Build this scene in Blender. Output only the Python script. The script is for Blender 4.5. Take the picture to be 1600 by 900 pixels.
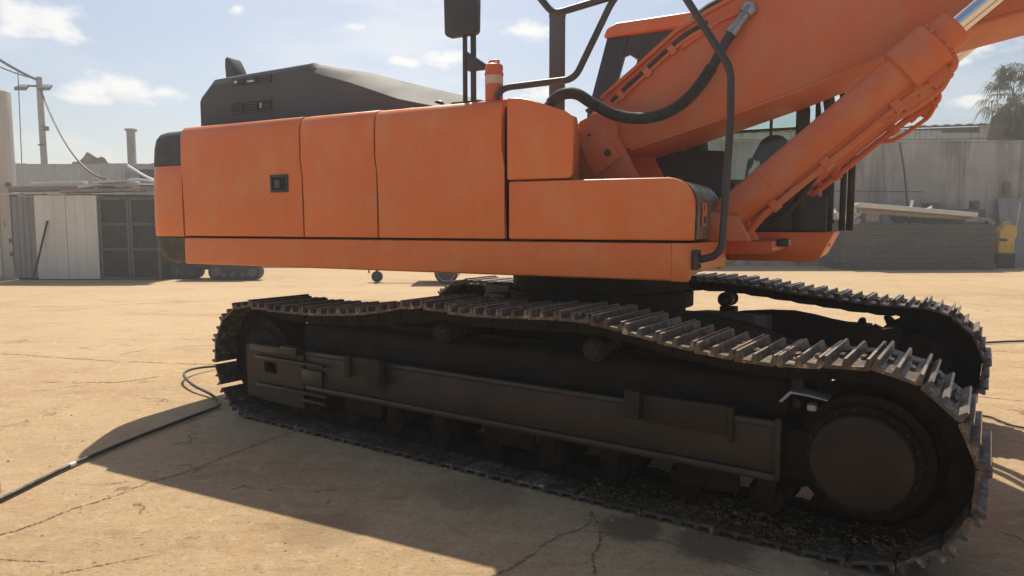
import bpy, bmesh, math, random
from mathutils import Vector, Matrix
R = math.radians
rnd = random.Random(7)
for o in list(bpy.data.objects): bpy.data.objects.remove(o)
scene = bpy.context.scene
COL = scene.collection

# ------------------------------------------------------------------ camera
cd = bpy.data.cameras.new('camera'); cam = bpy.data.objects.new('camera', cd); COL.objects.link(cam)
cd.sensor_width = 36.0; cd.lens = 36.0 * 1100 / 1600
cd.clip_start = 0.05; cd.clip_end = 3000
cam.location = (0, 0, 1.6)
cam.rotation_euler = (R(90) - math.atan(97 / 1100), 0, 0)
scene.camera = cam

# ------------------------------------------------------------------ light
SUN_TRAVEL = Vector((0.10, -0.74, -1.0)).normalized()
SUN_EL = math.asin(-SUN_TRAVEL.z); SUN_ROT = math.atan2(-SUN_TRAVEL.x, -SUN_TRAVEL.y)
sl = bpy.data.lights.new('sun', 'SUN'); sun = bpy.data.objects.new('sun', sl); COL.objects.link(sun)
sl.energy = 4.7; sl.angle = R(0.5); sl.color = (1.0, 0.895, 0.735)
sun.rotation_euler = SUN_TRAVEL.to_track_quat('-Z', 'Y').to_euler()
sun.location = (-2, 20, 25)

world = bpy.data.worlds.new('World'); scene.world = world; world.use_nodes = True
wn = world.node_tree; wn.nodes.clear()
def WN(t, **k):
    n = wn.nodes.new(t)
    for a, b in k.items(): setattr(n, a, b)
    return n
def wmath(op, a, b=None, clamp=False):
    n = WN('ShaderNodeMath', operation=op, use_clamp=clamp)
    for i, v in enumerate((a, b)):
        if v is None: continue
        if isinstance(v, (int, float)): n.inputs[i].default_value = v
        else: wn.links.new(v, n.inputs[i])
    return n.outputs[0]
sky = WN('ShaderNodeTexSky', sky_type='NISHITA', sun_disc=False)
sky.sun_elevation = SUN_EL; sky.sun_rotation = SUN_ROT
sky.altitude = 50; sky.air_density = 1.0; sky.dust_density = 1.7; sky.ozone_density = 1.3
tc = WN('ShaderNodeTexCoord')
gen = tc.outputs['Generated']
# puffy cumulus: soft blobs broken up by noise, plus thin drifting haze cloud everywhere
blobs = [(-0.5439, 0.8058, 0.2344, 0.085, 0.045), (-0.5196, 0.8228, 0.2302, 0.05, 0.03), (-0.5058, 0.8477, 0.1602, 0.06, 0.024), (-0.4641, 0.8692, 0.1703, 0.075, 0.03), (-0.4306, 0.8871, 0.1661, 0.04, 0.02), (-0.3403, 0.9016, 0.2669, 0.016, 0.01), (-0.1924, 0.9465, 0.2591, 0.032, 0.013), (-0.0861, 0.9708, 0.2239, 0.09, 0.022), (-0.1372, 0.9663, 0.2179, 0.04, 0.014), (-0.026, 0.9764, 0.2142, 0.05, 0.018), (0.0526, 0.9828, 0.1771, 0.05, 0.02), (0.534, 0.8203, 0.2048, 0.045, 0.03), (0.5348, 0.8328, 0.1428, 0.035, 0.014), (0.518, 0.834, 0.1902, 0.03, 0.02), (0.0171, 0.966, 0.2578, 0.06, 0.02),
         (-0.9, 0.2, 0.35, .15, .05), (0.85, -0.3, 0.4, .2, .06), (0.2, -0.9, 0.3, .18, .05)]
acc = None
for (bx_, by_, bz_, rw, rh) in blobs:
    v = Vector((bx_, by_, bz_)).normalized()
    s = WN('ShaderNodeVectorMath', operation='SUBTRACT'); wn.links.new(gen, s.inputs[0]); s.inputs[1].default_value = v
    m = WN('ShaderNodeVectorMath', operation='MULTIPLY'); wn.links.new(s.outputs[0], m.inputs[0]); m.inputs[1].default_value = (1 / rw, 1 / rw, 1 / rh)
    l = WN('ShaderNodeVectorMath', operation='LENGTH'); wn.links.new(m.outputs[0], l.inputs[0])
    q = wmath('SUBTRACT', 1.0, l.outputs['Value'], True)
    acc = q if acc is None else wmath('MAXIMUM', acc, q)
mp = WN('ShaderNodeMapping'); mp.inputs['Scale'].default_value = (1, 1, 2.0); wn.links.new(gen, mp.inputs[0])
nz = WN('ShaderNodeTexNoise'); nz.inputs['Scale'].default_value = 19; nz.inputs['Detail'].default_value = 7; nz.inputs['Roughness'].default_value = .58
wn.links.new(mp.outputs[0], nz.inputs['Vector'])
nz2 = WN('ShaderNodeTexNoise'); nz2.inputs['Scale'].default_value = 3.2; nz2.inputs['Detail'].default_value = 5
mp2 = WN('ShaderNodeMapping'); mp2.inputs['Scale'].default_value = (1, 1, 3.5); wn.links.new(gen, mp2.inputs[0]); wn.links.new(mp2.outputs[0], nz2.inputs['Vector'])
cl = wmath('ADD', wmath('MULTIPLY', acc, 1.25), wmath('MULTIPLY', wmath('SUBTRACT', nz.outputs[0], .5), 3.2))
cr = WN('ShaderNodeMapRange', interpolation_type='SMOOTHSTEP'); wn.links.new(cl, cr.inputs[0])
cr.inputs[1].default_value = .25; cr.inputs[2].default_value = 1.25
has = WN('ShaderNodeMapRange', interpolation_type='SMOOTHSTEP'); wn.links.new(acc, has.inputs[0]); has.inputs[1].default_value = .0; has.inputs[2].default_value = .25
cmask = wmath('MULTIPLY', cr.outputs[0], has.outputs[0])
thin = WN('ShaderNodeMapRange', interpolation_type='SMOOTHSTEP'); wn.links.new(nz2.outputs[0], thin.inputs[0])
thin.inputs[1].default_value = .48; thin.inputs[2].default_value = .78; thin.inputs[4].default_value = .45
cm = wmath('MAXIMUM', wmath('MULTIPLY', cmask, .78), thin.outputs[0])
mix = WN('ShaderNodeMixRGB'); wn.links.new(cm, mix.inputs[0]); wn.links.new(sky.outputs[0], mix.inputs[1])
mix.inputs[2].default_value = (10.5, 10.2, 9.6, 1)
bg = WN('ShaderNodeBackground'); wn.links.new(mix.outputs[0], bg.inputs[0]); bg.inputs[1].default_value = 0.078
wo = WN('ShaderNodeOutputWorld'); wn.links.new(bg.outputs[0], wo.inputs[0])

HAZE = 0.0038
vs = scene.view_settings
vs.view_transform = 'Standard'; vs.look = 'None'; vs.exposure = 0.36; vs.gamma = 1.0; vs.use_curve_mapping = False
scene.render.engine = 'CYCLES'
scene.render.resolution_x = 1024; scene.render.resolution_y = 576
scene.cycles.max_bounces = 6; scene.cycles.diffuse_bounces = 3; scene.cycles.glossy_bounces = 3; scene.cycles.volume_bounces = 0; scene.cycles.transparent_max_bounces = 10
scene.cycles.use_denoising = True; scene.cycles.use_adaptive_sampling = True; scene.cycles.adaptive_threshold = 0.015

# ------------------------------------------------------------------ materials
MATS = {}
class NT:
    def __init__(s, name):
        s.m = bpy.data.materials.new(name); s.m.use_nodes = True; s.t = s.m.node_tree
        s.b = s.t.nodes['Principled BSDF']; s.pos = s.N('ShaderNodeNewGeometry').outputs['Position']; MATS[name] = s.m
    def N(s, t, **k):
        n = s.t.nodes.new(t)
        for a, b in k.items(): setattr(n, a, b)
        return n
    def L(s, a, b): s.t.links.new(a, b)
    def map(s, scale, vec=None):
        n = s.N('ShaderNodeMapping'); n.inputs['Scale'].default_value = scale; s.L(vec or s.pos, n.inputs[0]); return n.outputs[0]
    def noise(s, scale, detail=4, rough=.55, vec=None, dist=0):
        n = s.N('ShaderNodeTexNoise'); n.inputs['Scale'].default_value = scale; n.inputs['Detail'].default_value = detail
        n.inputs['Roughness'].default_value = rough; n.inputs['Distortion'].default_value = dist; s.L(vec or s.pos, n.inputs['Vector']); return n.outputs[0]
    def ramp(s, v, a, b, lo=0., hi=1.):
        n = s.N('ShaderNodeMapRange', interpolation_type='SMOOTHSTEP'); s.L(v, n.inputs[0])
        for i, x in enumerate((a, b, lo, hi)): n.inputs[i + 1].default_value = x
        return n.outputs[0]
    def mix(s, f, a, b):
        n = s.N('ShaderNodeMixRGB')
        for i, v in enumerate((f, a, b)):
            if isinstance(v, (int, float)): n.inputs[i].default_value = v
            elif isinstance(v, tuple): n.inputs[i].default_value = v + (1,)
            else: s.L(v, n.inputs[i])
        return n.outputs[0]
    def math(s, op, a, b=0., clamp=False):
        n = s.N('ShaderNodeMath', operation=op, use_clamp=clamp)
        for i, v in enumerate((a, b)):
            if isinstance(v, (int, float)): n.inputs[i].default_value = v
            else: s.L(v, n.inputs[i])
        return n.outputs[0]
    def set(s, **k):
        for a, v in k.items():
            i = s.b.inputs[a.replace('_', ' ')]
            if isinstance(v, (int, float)): i.default_value = v
            elif isinstance(v, tuple): i.default_value = v + (1,)
            else: s.L(v, i)
    def bump(s, h, strength=.3, dist=.01):
        n = s.N('ShaderNodeBump'); n.inputs['Strength'].default_value = strength; n.inputs['Distance'].default_value = dist
        s.L(h, n.inputs['Height']); s.L(n.outputs[0], s.b.inputs['Normal'])

def pm(name, c1, c2, sc=3., rough=(.5, .7), metal=0., bump=.1, bsc=60., c3=None, t3=.6, sc3=8., stretch=None, spec=.5, bd=.005):
    n = NT(name)
    v = n.map(stretch) if stretch else n.pos
    f = n.ramp(n.noise(sc, 5, .6, v), .3, .7)
    c = n.mix(f, c1, c2)
    if c3:
        g = n.ramp(n.noise(sc3, 6, .65, v), t3, t3 + .12); c = n.mix(g, c, c3)
    n.set(Base_Color=c, Roughness=n.ramp(n.noise(sc * 2.3, 4, .6, v), .3, .7, *rough), Metallic=metal)
    n.b.inputs['Specular IOR Level'].default_value = spec
    if bump: n.bump(n.noise(bsc, 4, .6, v), bump, bd)
    return n.m

def paint(name, base, dust, amount=.3, rough=.42):
    """machine paint: slight fading, dust settled in streaks and smears, orange peel"""
    n = NT(name)
    fade = n.ramp(n.noise(1.3, 4, .6), .3, .75)
    c = n.mix(n.math('MULTIPLY', fade, .5), base, tuple(min(1, x * 1.12 + .012) for x in base))
    st = n.noise(3.2, 9, .74, n.map((1.2, 1.2, .75)))
    d = n.ramp(st, .42, .70, 0, amount)
    sm = n.noise(26, 5, .7, n.map((1.0, 1.0, .6)))
    d2 = n.ramp(sm, .52, .8, 0, amount * .6)
    tot = n.math('ADD', d, d2, True)
    sp = n.ramp(n.noise(90, 4, .7), .60, .72, 0, .35)
    c = n.mix(tot, c, dust); c = n.mix(sp, c, tuple(x * .55 for x in base))
    n.set(Base_Color=c, Roughness=n.math('ADD', n.math('MULTIPLY', tot, .5), rough, True))
    n.bump(n.noise(220, 2, .5), .05, .002)
    return n.m

paint('orange', (.76, .178, .034), (.70, .36, .17), .42, .35)
paint('orange_boom', (.66, .152, .050), (.58, .31, .18), .5, .46)
paint('orange_edge', (.64, .12, .03), (.5, .25, .12), .15, .4)
pm('black_cover', (.094, .099, .110), (.104, .109, .119), 1.2, (.70, .76), spec=.3, bump=.12, bsc=300, bd=.002)  # hood plastic lifted towards grey, glare veil put into the colour
pm('bumper_black', (.045, .046, .048), (.075, .075, .076), 3, (.5, .7), bump=.15, bsc=200, c3=(.12, .115, .11), t3=.62, sc3=7, bd=.002)
pm('black_paint', (.030, .031, .033), (.048, .048, .048), 4, (.35, .55), bump=.06, bsc=120, c3=(.09, .07, .055), t3=.66, sc3=9)
pm('tread_black', (.11, .105, .10), (.17, .16, .15), 9, (.22, .42), bump=.25, bsc=110, c3=(.2, .18, .16), t3=.62, sc3=30)
pm('rubber', (.026, .026, .027), (.045, .045, .044), 8, (.5, .75), bump=.15, bsc=160, c3=(.12, .09, .065), t3=.64, sc3=12)
pm('dark_gap', (.012, .011, .010), (.02, .018, .016), 5, (.8, .9), bump=0)
pm('undercarriage', (.008, .0052, .0036), (.017, .011, .0075), 5, (.55, .8), bump=.3, bsc=70, c3=(.042, .028, .016), t3=.64, sc3=7, spec=.14)  # near black: shade under the body and behind the beam put into the colour
pm('hub_paint', (.023, .016, .011), (.033, .023, .016), 3, (.5, .75), spec=.22, bump=.2, bsc=90, c3=(.06, .042, .027), t3=.62, sc3=6)
def shoe_mat():
    n = NT('shoe_steel')
    oi = n.N('ShaderNodeObjectInfo'); rv = oi.outputs['Random']
    c = n.mix(n.ramp(n.noise(14, 6, .65), .3, .7), (.050, .039, .031), (.115, .088, .064))
    c = n.mix(n.ramp(n.noise(19, 7, .7), .52, .68, 0, .85), c, (.44, .32, .20))
    c = n.mix(n.ramp(n.noise(46, 5, .75), .58, .70, 0, .5), c, (.045, .032, .024))
    hs = n.N('ShaderNodeHueSaturation'); n.L(c, hs.inputs['Color']); n.L(n.ramp(rv, 0, 1, .72, 1.25), hs.inputs['Value']); n.L(n.ramp(n.math('FRACT', n.math('MULTIPLY', rv, 7.3)), 0, 1, .75, 1.15), hs.inputs['Saturation'])
    n.set(Base_Color=hs.outputs[0], Roughness=n.ramp(n.noise(24, 4, .6), .3, .7, .34, .66), Metallic=.08); n.bump(n.noise(70, 6, .75), .5, .006)
shoe_mat()
pm('beam_paint', (.022, .0155, .011), (.031, .022, .0155), 3, (.42, .6), spec=.35, bump=.12, bsc=90, c3=(.06, .042, .027), t3=.66, sc3=6)
pm('rail_sheen', (.018, .015, .015), (.030, .026, .025), 6, (.32, .5), spec=.42, bump=.15, bsc=80)
pm('worn_steel_glint', (.30, .25, .20), (.46, .40, .32), 30, (.28, .45), metal=.45, bump=.2)  # worn grouser tops, brightened to carry the sun glints in their colour
pm('frame_dusty_lit', (.05, .047, .045), (.10, .095, .09), 6, (.35, .6), bump=.2, bsc=60, c3=(.16, .13, .10), t3=.6, sc3=9)  # dusty steel, lightened so the far legs carry sun and sky sheen
pm('bolt_steel', (.06, .05, .042), (.12, .1, .08), 20, (.35, .55), metal=.6, bump=.2)
pm('chrome', (.72, .72, .74), (.82, .82, .84), 3, (.06, .14), metal=1., bump=0)
pm('steel_fit', (.30, .30, .31), (.42, .42, .42), 20, (.28, .45), metal=.85, bump=.1)
pm('steel_grey', (.20, .22, .24), (.30, .31, .33), 8, (.4, .6), metal=.4, bump=.15, c3=(.12, .09, .06), t3=.62, sc3=15)
pm('mud', (.075, .050, .018), (.15, .10, .035), 22, (.85, .98), bump=.9, bsc=55, c3=(.045, .030, .018), t3=.53, sc3=30, bd=.02)
pm('pale_label', (.62, .50, .42), (.55, .42, .34), 12, (.5, .6), bump=0)
pm('sticker', (.78, .22, .05), (.7, .2, .06), 20, (.4, .5), bump=0)
pm('seat_fabric', (.02, .02, .022), (.035, .035, .036), 15, (.8, .95), bump=.2)
pm('white_panel', (.72, .68, .60), (.80, .77, .68), 1.6, (.55, .75), bump=.08, bsc=20, c3=(.26, .17, .09), t3=.66, sc3=2.3, stretch=(2, 2, .5))
pm('grey_panel', (.22, .22, .22), (.30, .29, .28), 2, (.6, .8), bump=.1, c3=(.16, .12, .09), t3=.62, sc3=3, stretch=(2, 2, .4))
pm('cage_steel', (.09, .088, .085), (.14, .13, .12), 4, (.5, .7), metal=.3, bump=.1)
pm('cage_dark', (.022, .020, .018), (.04, .036, .032), 3, (.8, .95), bump=.2)
pm('column_plaster', (.50, .46, .40), (.60, .56, .48), 1.2, (.75, .9), bump=.25, bsc=15, c3=(.20, .17, .14), t3=.60, sc3=2.2, stretch=(2, 2, .5))
pm('galvanised', (.46, .48, .49), (.58, .59, .58), 1.5, (.45, .65), metal=.25, bump=.06, c3=(.22, .18, .15), t3=.66, sc3=2)
pm('roof_sheet', (.11, .10, .095), (.17, .155, .14), 1.2, (.6, .8), bump=.1, c3=(.22, .14, .09), t3=.62, sc3=2)
pm('pole_concrete', (.30, .28, .26), (.38, .36, .33), 3, (.75, .9), bump=.2)
pm('cable', (.03, .03, .032), (.05, .05, .05), 5, (.5, .7), bump=0)
pm('old_wood', (.22, .17, .12), (.34, .28, .21), 6, (.75, .92), bump=.3, bsc=40, stretch=(.6, 5, 5))
pm('pale_board', (.58, .56, .52), (.70, .68, .63), 3, (.6, .8), bump=.15, c3=(.25, .2, .15), t3=.6, sc3=5)
pm('earth', (.20, .13, .075), (.32, .22, .13), 3, (.9, .98), bump=.8, bsc=8, bd=.05)
def mesh_mat():
    n = NT('wire_mesh')
    w1 = n.N('ShaderNodeTexWave', bands_direction='X'); w1.inputs['Scale'].default_value = 3.2; w1.inputs['Distortion'].default_value = 3; w1.inputs['Detail'].default_value = 4; w1.inputs['Detail Scale'].default_value = 3; n.L(n.pos, w1.inputs[0])
    w2 = n.N('ShaderNodeTexWave', bands_direction='Z'); w2.inputs['Scale'].default_value = 5.5; w2.inputs['Distortion'].default_value = 4; w2.inputs['Detail'].default_value = 4; w2.inputs['Detail Scale'].default_value = 2; n.L(n.pos, w2.inputs[0])
    h = n.math('ADD', n.math('MULTIPLY', w1.outputs['Fac'], .0), n.math('MULTIPLY', w2.outputs['Fac'], .55)); h = n.math('ADD', h, n.math('MULTIPLY', n.noise(20, 7, .8), 2.0))
    c = n.mix(n.ramp(h, .9, 1.9), (.06, .054, .048), (.22, .20, .175)); c = n.mix(n.ramp(n.noise(2.2, 5, .6), .5, .7, 0, .5), c, (.19, .145, .11))
    n.set(Base_Color=c, Roughness=.75); n.bump(h, .8, .03)
mesh_mat()
pm('green_paint', (.035, .075, .055), (.06, .10, .075), 4, (.5, .7), bump=.1, c3=(.14, .10, .07), t3=.62, sc3=6)
pm('yellow_plastic', (.62, .40, .03), (.72, .48, .05), 4, (.4, .55), bump=.05, c3=(.2, .15, .08), t3=.64, sc3=6)
pm('white_rim', (.62, .62, .61), (.74, .74, .73), 6, (.35, .5), bump=.05, c3=(.3, .26, .22), t3=.6, sc3=14)
pm('palm_leaf', (.055, .085, .028), (.10, .125, .045), 3, (.5, .7), bump=0)
pm('palm_dead', (.20, .145, .085), (.30, .23, .14), 4, (.8, .95), bump=.3)
pm('crack_dirt', (.16, .11, .068), (.27, .19, .115), 30, (.9, 1.), bump=.8, bsc=60, bd=.02)
pm('pebble', (.30, .22, .14), (.48, .38, .27), 12, (.8, .95), bump=.4)
pm('oil_stain', (.16, .115, .075), (.24, .175, .11), 9, (.6, .85), bump=.3, bsc=80)
def ground_mat():
    n = NT('ground_concrete')
    big = n.ramp(n.noise(.22, 5, .6), .32, .70); mid = n.ramp(n.noise(1.1, 8, .70, None, .5), .32, .70)
    c = n.mix(big, (.42, .278, .143), (.51, .365, .207)); c = n.mix(n.math('MULTIPLY', mid, .7), c, (.55, .412, .25))
    red = n.ramp(n.noise(.5, 6, .65, n.map((1, 1.8, 1)), .4), .52, .72, 0, .75); c = n.mix(red, c, (.42, .235, .12))
    gry = n.ramp(n.noise(.6, 8, .72, n.map((.7, 1.5, 1)), .6), .56, .70, 0, .75); c = n.mix(gry, c, (.215, .165, .115))
    scuff = n.ramp(n.noise(4.5, 9, .78, n.map((.4, 1.5, 1))), .52, .70, 0, .75); c = n.mix(scuff, c, (.29, .196, .11))
    blot = n.ramp(n.noise(9, 8, .78), .50, .66, 0, .70); c = n.mix(blot, c, (.60, .46, .295))
    mott = n.ramp(n.noise(17, 7, .75, n.map((.7, 1.5, 1))), .53, .68, 0, .55); c = n.mix(mott, c, (.26, .175, .10))
    fine = n.ramp(n.noise(38, 6, .8), .54, .66, 0, .85); c = n.mix(fine, c, (.19, .13, .075))
    lite = n.ramp(n.noise(55, 5, .75), .56, .68, 0, .8); c = n.mix(lite, c, (.60, .49, .35))
    # oil and damp stains left on the slab
    for (x, y, r, k) in ((.62, 3.62, .22, .75), (1.02, 3.40, .26, .7), (1.7, 3.2, .3, .6), (-1.0, 3.6, .3, .3), (-.2, 4.1, .35, .35), (-5.2, 6.4, .4, .3)):
        d = n.N('ShaderNodeVectorMath', operation='DISTANCE'); d.inputs[1].default_value = (x, y, 0); n.L(n.pos, d.inputs[0])
        v = n.math('ADD', n.math('DIVIDE', d.outputs['Value'], r), n.math('MULTIPLY', n.math('SUBTRACT', n.noise(7, 5, .65), .5), 1.1))
        c = n.mix(n.ramp(v, .55, 1.0, k, 0), c, (.15, .105, .068))
    # hairline shrinkage cracks
    wv = n.N('ShaderNodeVectorMath', operation='ADD'); n.L(n.pos, wv.inputs[0])
    dn = n.N('ShaderNodeTexNoise'); dn.inputs['Scale'].default_value = 2.2; dn.inputs['Detail'].default_value = 9; dn.inputs['Roughness'].default_value = .72; n.L(n.pos, dn.inputs['Vector'])
    sc = n.N('ShaderNodeVectorMath', operation='SCALE'); n.L(dn.outputs[1], sc.inputs[0]); sc.inputs['Scale'].default_value = .75; n.L(sc.outputs[0], wv.inputs[1])
    vo = n.N('ShaderNodeTexVoronoi', feature='DISTANCE_TO_EDGE'); vo.inputs['Scale'].default_value = .36; n.L(wv.outputs[0], vo.inputs['Vector'])
    ck = n.ramp(vo.outputs['Distance'], .0, .0042, 1, 0)
    ck = n.math('MULTIPLY', ck, n.ramp(n.noise(1.6, 5, .7), .50, .62))
    c = n.mix(n.math('MULTIPLY', ck, .55), c, (.16, .11, .07))
    n.set(Base_Color=c, Roughness=n.ramp(mid, 0, 1, .78, .93)); n.b.inputs['Specular IOR Level'].default_value = .25
    h = n.math('ADD', n.math('MULTIPLY', n.noise(40, 8, .8), .9), n.math('MULTIPLY', n.noise(4, 6, .65), 1.4))
    h = n.math('SUBTRACT', h, n.math('MULTIPLY', ck, .6)); n.bump(h, .9, .016)
ground_mat()
def wall_mat():
    n = NT('wall_concrete')
    a = n.ramp(n.noise(.5, 6, .65), .3, .7); c = n.mix(a, (.30, .275, .24), (.44, .41, .365))
    st = n.noise(1.0, 7, .68, n.map((1.3, 1.3, .10)), .5)
    c = n.mix(n.ramp(st, .46, .66, 0, .75), c, (.11, .098, .084)); c = n.mix(n.ramp(n.noise(1.4, 6, .65, n.map((1.2, 1, .2))), .54, .68, 0, .7), c, (.48, .455, .41))
    c = n.mix(n.ramp(n.noise(9, 6, .75), .55, .7, 0, .5), c, (.15, .13, .11))
    n.set(Base_Color=c, Roughness=.88); n.bump(n.noise(12, 5, .7), .35, .02)
wall_mat()
def whitewash_mat():
    n = NT('whitewashed_sheet')
    c = n.mix(n.ramp(n.noise(3, 5, .65, n.map((1.5, 1.5, .2))), .42, .7), (.66, .64, .60), (.40, .385, .36))
    n.set(Base_Color=c, Roughness=.75)
whitewash_mat()
def glass_mat(name, tint, refl=.10):
    n = NT(name); t = n.t; t.nodes.remove(n.b)
    tr = n.N('ShaderNodeBsdfTransparent'); tr.inputs[0].default_value = tint + (1,)
    gl = n.N('ShaderNodeBsdfGlossy'); gl.inputs['Roughness'].default_value = .03; gl.inputs[0].default_value = (.9, .95, .93, 1)
    fr = n.N('ShaderNodeFresnel'); fr.inputs[0].default_value = 1.45
    dust = n.N('ShaderNodeBsdfDiffuse'); dust.inputs[0].default_value = (.42, .40, .36, 1)
    m1 = n.N('ShaderNodeMixShader'); n.L(fr.outputs[0], m1.inputs[0]); n.L(tr.outputs[0], m1.inputs[1]); n.L(gl.outputs[0], m1.inputs[2])
    m2 = n.N('ShaderNodeMixShader'); n.L(n.ramp(n.noise(4, 5, .6), .3, .8, .03, refl), m2.inputs[0]); n.L(m1.outputs[0], m2.inputs[1]); n.L(dust.outputs[0], m2.inputs[2])
    n.L(m2.outputs[0], t.nodes['Material Output'].inputs[0])
glass_mat('cab_glass', (.925, .975, .957), .06)

# ------------------------------------------------------------------ mesh helpers
class MB:
    def __init__(s): s.v = []; s.f = []
    def add(s, vs_, fs):
        k = len(s.v); s.v += [tuple(p) for p in vs_]; s.f += [tuple(i + k for i in f) for f in fs]; return s
    def box(s, x0, x1, y0, y1, z0, z1):
        return s.add([(x, y, z) for z in (z0, z1) for y in (y0, y1) for x in (x0, x1)],
                     [(0, 2, 3, 1), (4, 5, 7, 6), (0, 1, 5, 4), (1, 3, 7, 5), (3, 2, 6, 7), (2, 0, 4, 6)])
    def prism(s, poly, a, b, axis='y', fa=None, fb=None):
        """extrude a 2D outline: axis 'y' takes (x,z), axis 'x' takes (y,z), axis 'z' takes (x,y)"""
        n = len(poly)
        def P(p, t):
            return {'y': (p[0], t, p[1]), 'x': (t, p[0], p[1]), 'z': (p[0], p[1], t)}[axis]
        vs_ = [P(p, fa(p) if fa else a) for p in poly] + [P(p, fb(p) if fb else b) for p in poly]
        fs = [tuple(range(n)), tuple(range(2 * n - 1, n - 1, -1))] + [(i, n + i, n + (i + 1) % n, (i + 1) % n) for i in range(n)]
        return s.add(vs_, fs)
    def tube(s, path, r, n=10, caps=True, closed=False):
        path = [Vector(p) for p in path]; m = len(path); rings = []
        rr = r if isinstance(r, (list, tuple)) else [r] * m
        T = []
        for i in range(m):
            a = path[(i - 1) % m] if (closed or i > 0) else path[i]; b = path[(i + 1) % m] if (closed or i < m - 1) else path[i]
            T.append((b - a).normalized())
        u = T[0].orthogonal().normalized()
        for i in range(m):
            u = (u - T[i] * u.dot(T[i])).normalized(); w = T[i].cross(u)
            rings.append([path[i] + (u * math.cos(2 * math.pi * k / n) + w * math.sin(2 * math.pi * k / n)) * rr[i] for k in range(n)])
        vs_ = [p for rg in rings for p in rg]; fs = []
        for i in range(m if closed else m - 1):
            j = (i + 1) % m
            fs += [(i * n + k, i * n + (k + 1) % n, j * n + (k + 1) % n, j * n + k) for k in range(n)]
        if caps and not closed: fs += [tuple(range(n - 1, -1, -1)), tuple(range((m - 1) * n, m * n))]
        return s.add(vs_, fs)
    def cyl(s, p0, p1, r, n=24, r1=None): return s.tube([p0, p1], [r, r if r1 is None else r1], n)
    def lathe(s, p0, p1, prof, n=28):
        """prof: (t along p0->p1 in metres, radius)"""
        p0, p1 = Vector(p0), Vector(p1); d = (p1 - p0).normalized()
        u = d.orthogonal().normalized(); w = d.cross(u); vs_ = []; fs = []
        for (t, r) in prof:
            vs_ += [p0 + d * t + (u * math.cos(2 * math.pi * k / n) + w * math.sin(2 * math.pi * k / n)) * max(r, 1e-4) for k in range(n)]
        m = len(prof)
        for i in range(m - 1):
            fs += [(i * n + k, i * n + (k + 1) % n, (i + 1) * n + (k + 1) % n, (i + 1) * n + k) for k in range(n)]
        fs += [tuple(range(n - 1, -1, -1)), tuple(range((m - 1) * n, m * n))]
        return s.add(vs_, fs)
    def build(s, name, mat, parent=None, bevel=0., seg=2, smooth=35, mats=None, loc=None, rot=None):
        me = bpy.data.meshes.new(name); me.from_pydata(s.v, [], s.f)
        bm = bmesh.new(); bm.from_mesh(me)
        bmesh.ops.recalc_face_normals(bm, faces=bm.faces)
        if bevel:
            es = [e for e in bm.edges if len(e.link_faces) == 2 and e.calc_face_angle(0) > R(28)]
            bmesh.ops.bevel(bm, geom=es, offset=bevel, segments=seg, affect='EDGES', profile=.5, clamp_overlap=True)
        bm.to_mesh(me); bm.free()
        if smooth:
            for p in me.polygons: p.use_smooth = True
            me.set_sharp_from_angle(angle=R(smooth))
        me.materials.append(MATS[mat])
        return link(name, me, parent, loc, rot)
def link(name, me, parent=None, loc=None, rot=None):
    o = bpy.data.objects.new(name, me); COL.objects.link(o)
    if parent: o.parent = parent
    if loc: o.location = loc
    if rot: o.rotation_euler = rot
    return o
def empty(name, loc=(0, 0, 0), rz=0.):
    o = bpy.data.objects.new(name, None); COL.objects.link(o); o.location = loc; o.rotation_euler = (0, 0, rz); o.empty_display_size = .2; return o
def tag(o, label=None, cat=None, group=None, kind=None):
    for k, v in (('label', label), ('category', cat), ('group', group), ('kind', kind)):
        if v: o[k] = v
    return o
def bez(pts, n=8):
    """Catmull-Rom through points"""
    P = [Vector(p) for p in pts]; P = [P[0] * 2 - P[1]] + P + [P[-1] * 2 - P[-2]]; out = []
    for i in range(1, len(P) - 2):
        for k in range(n):
            t = k / n; a, b, c, d = P[i - 1], P[i], P[i + 1], P[i + 2]
            out.append(.5 * ((2 * b) + (c - a) * t + (2 * a - 5 * b + 4 * c - d) * t * t + (3 * b - a - 3 * c + d) * t ** 3))
    out.append(P[-2]); return out

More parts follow.
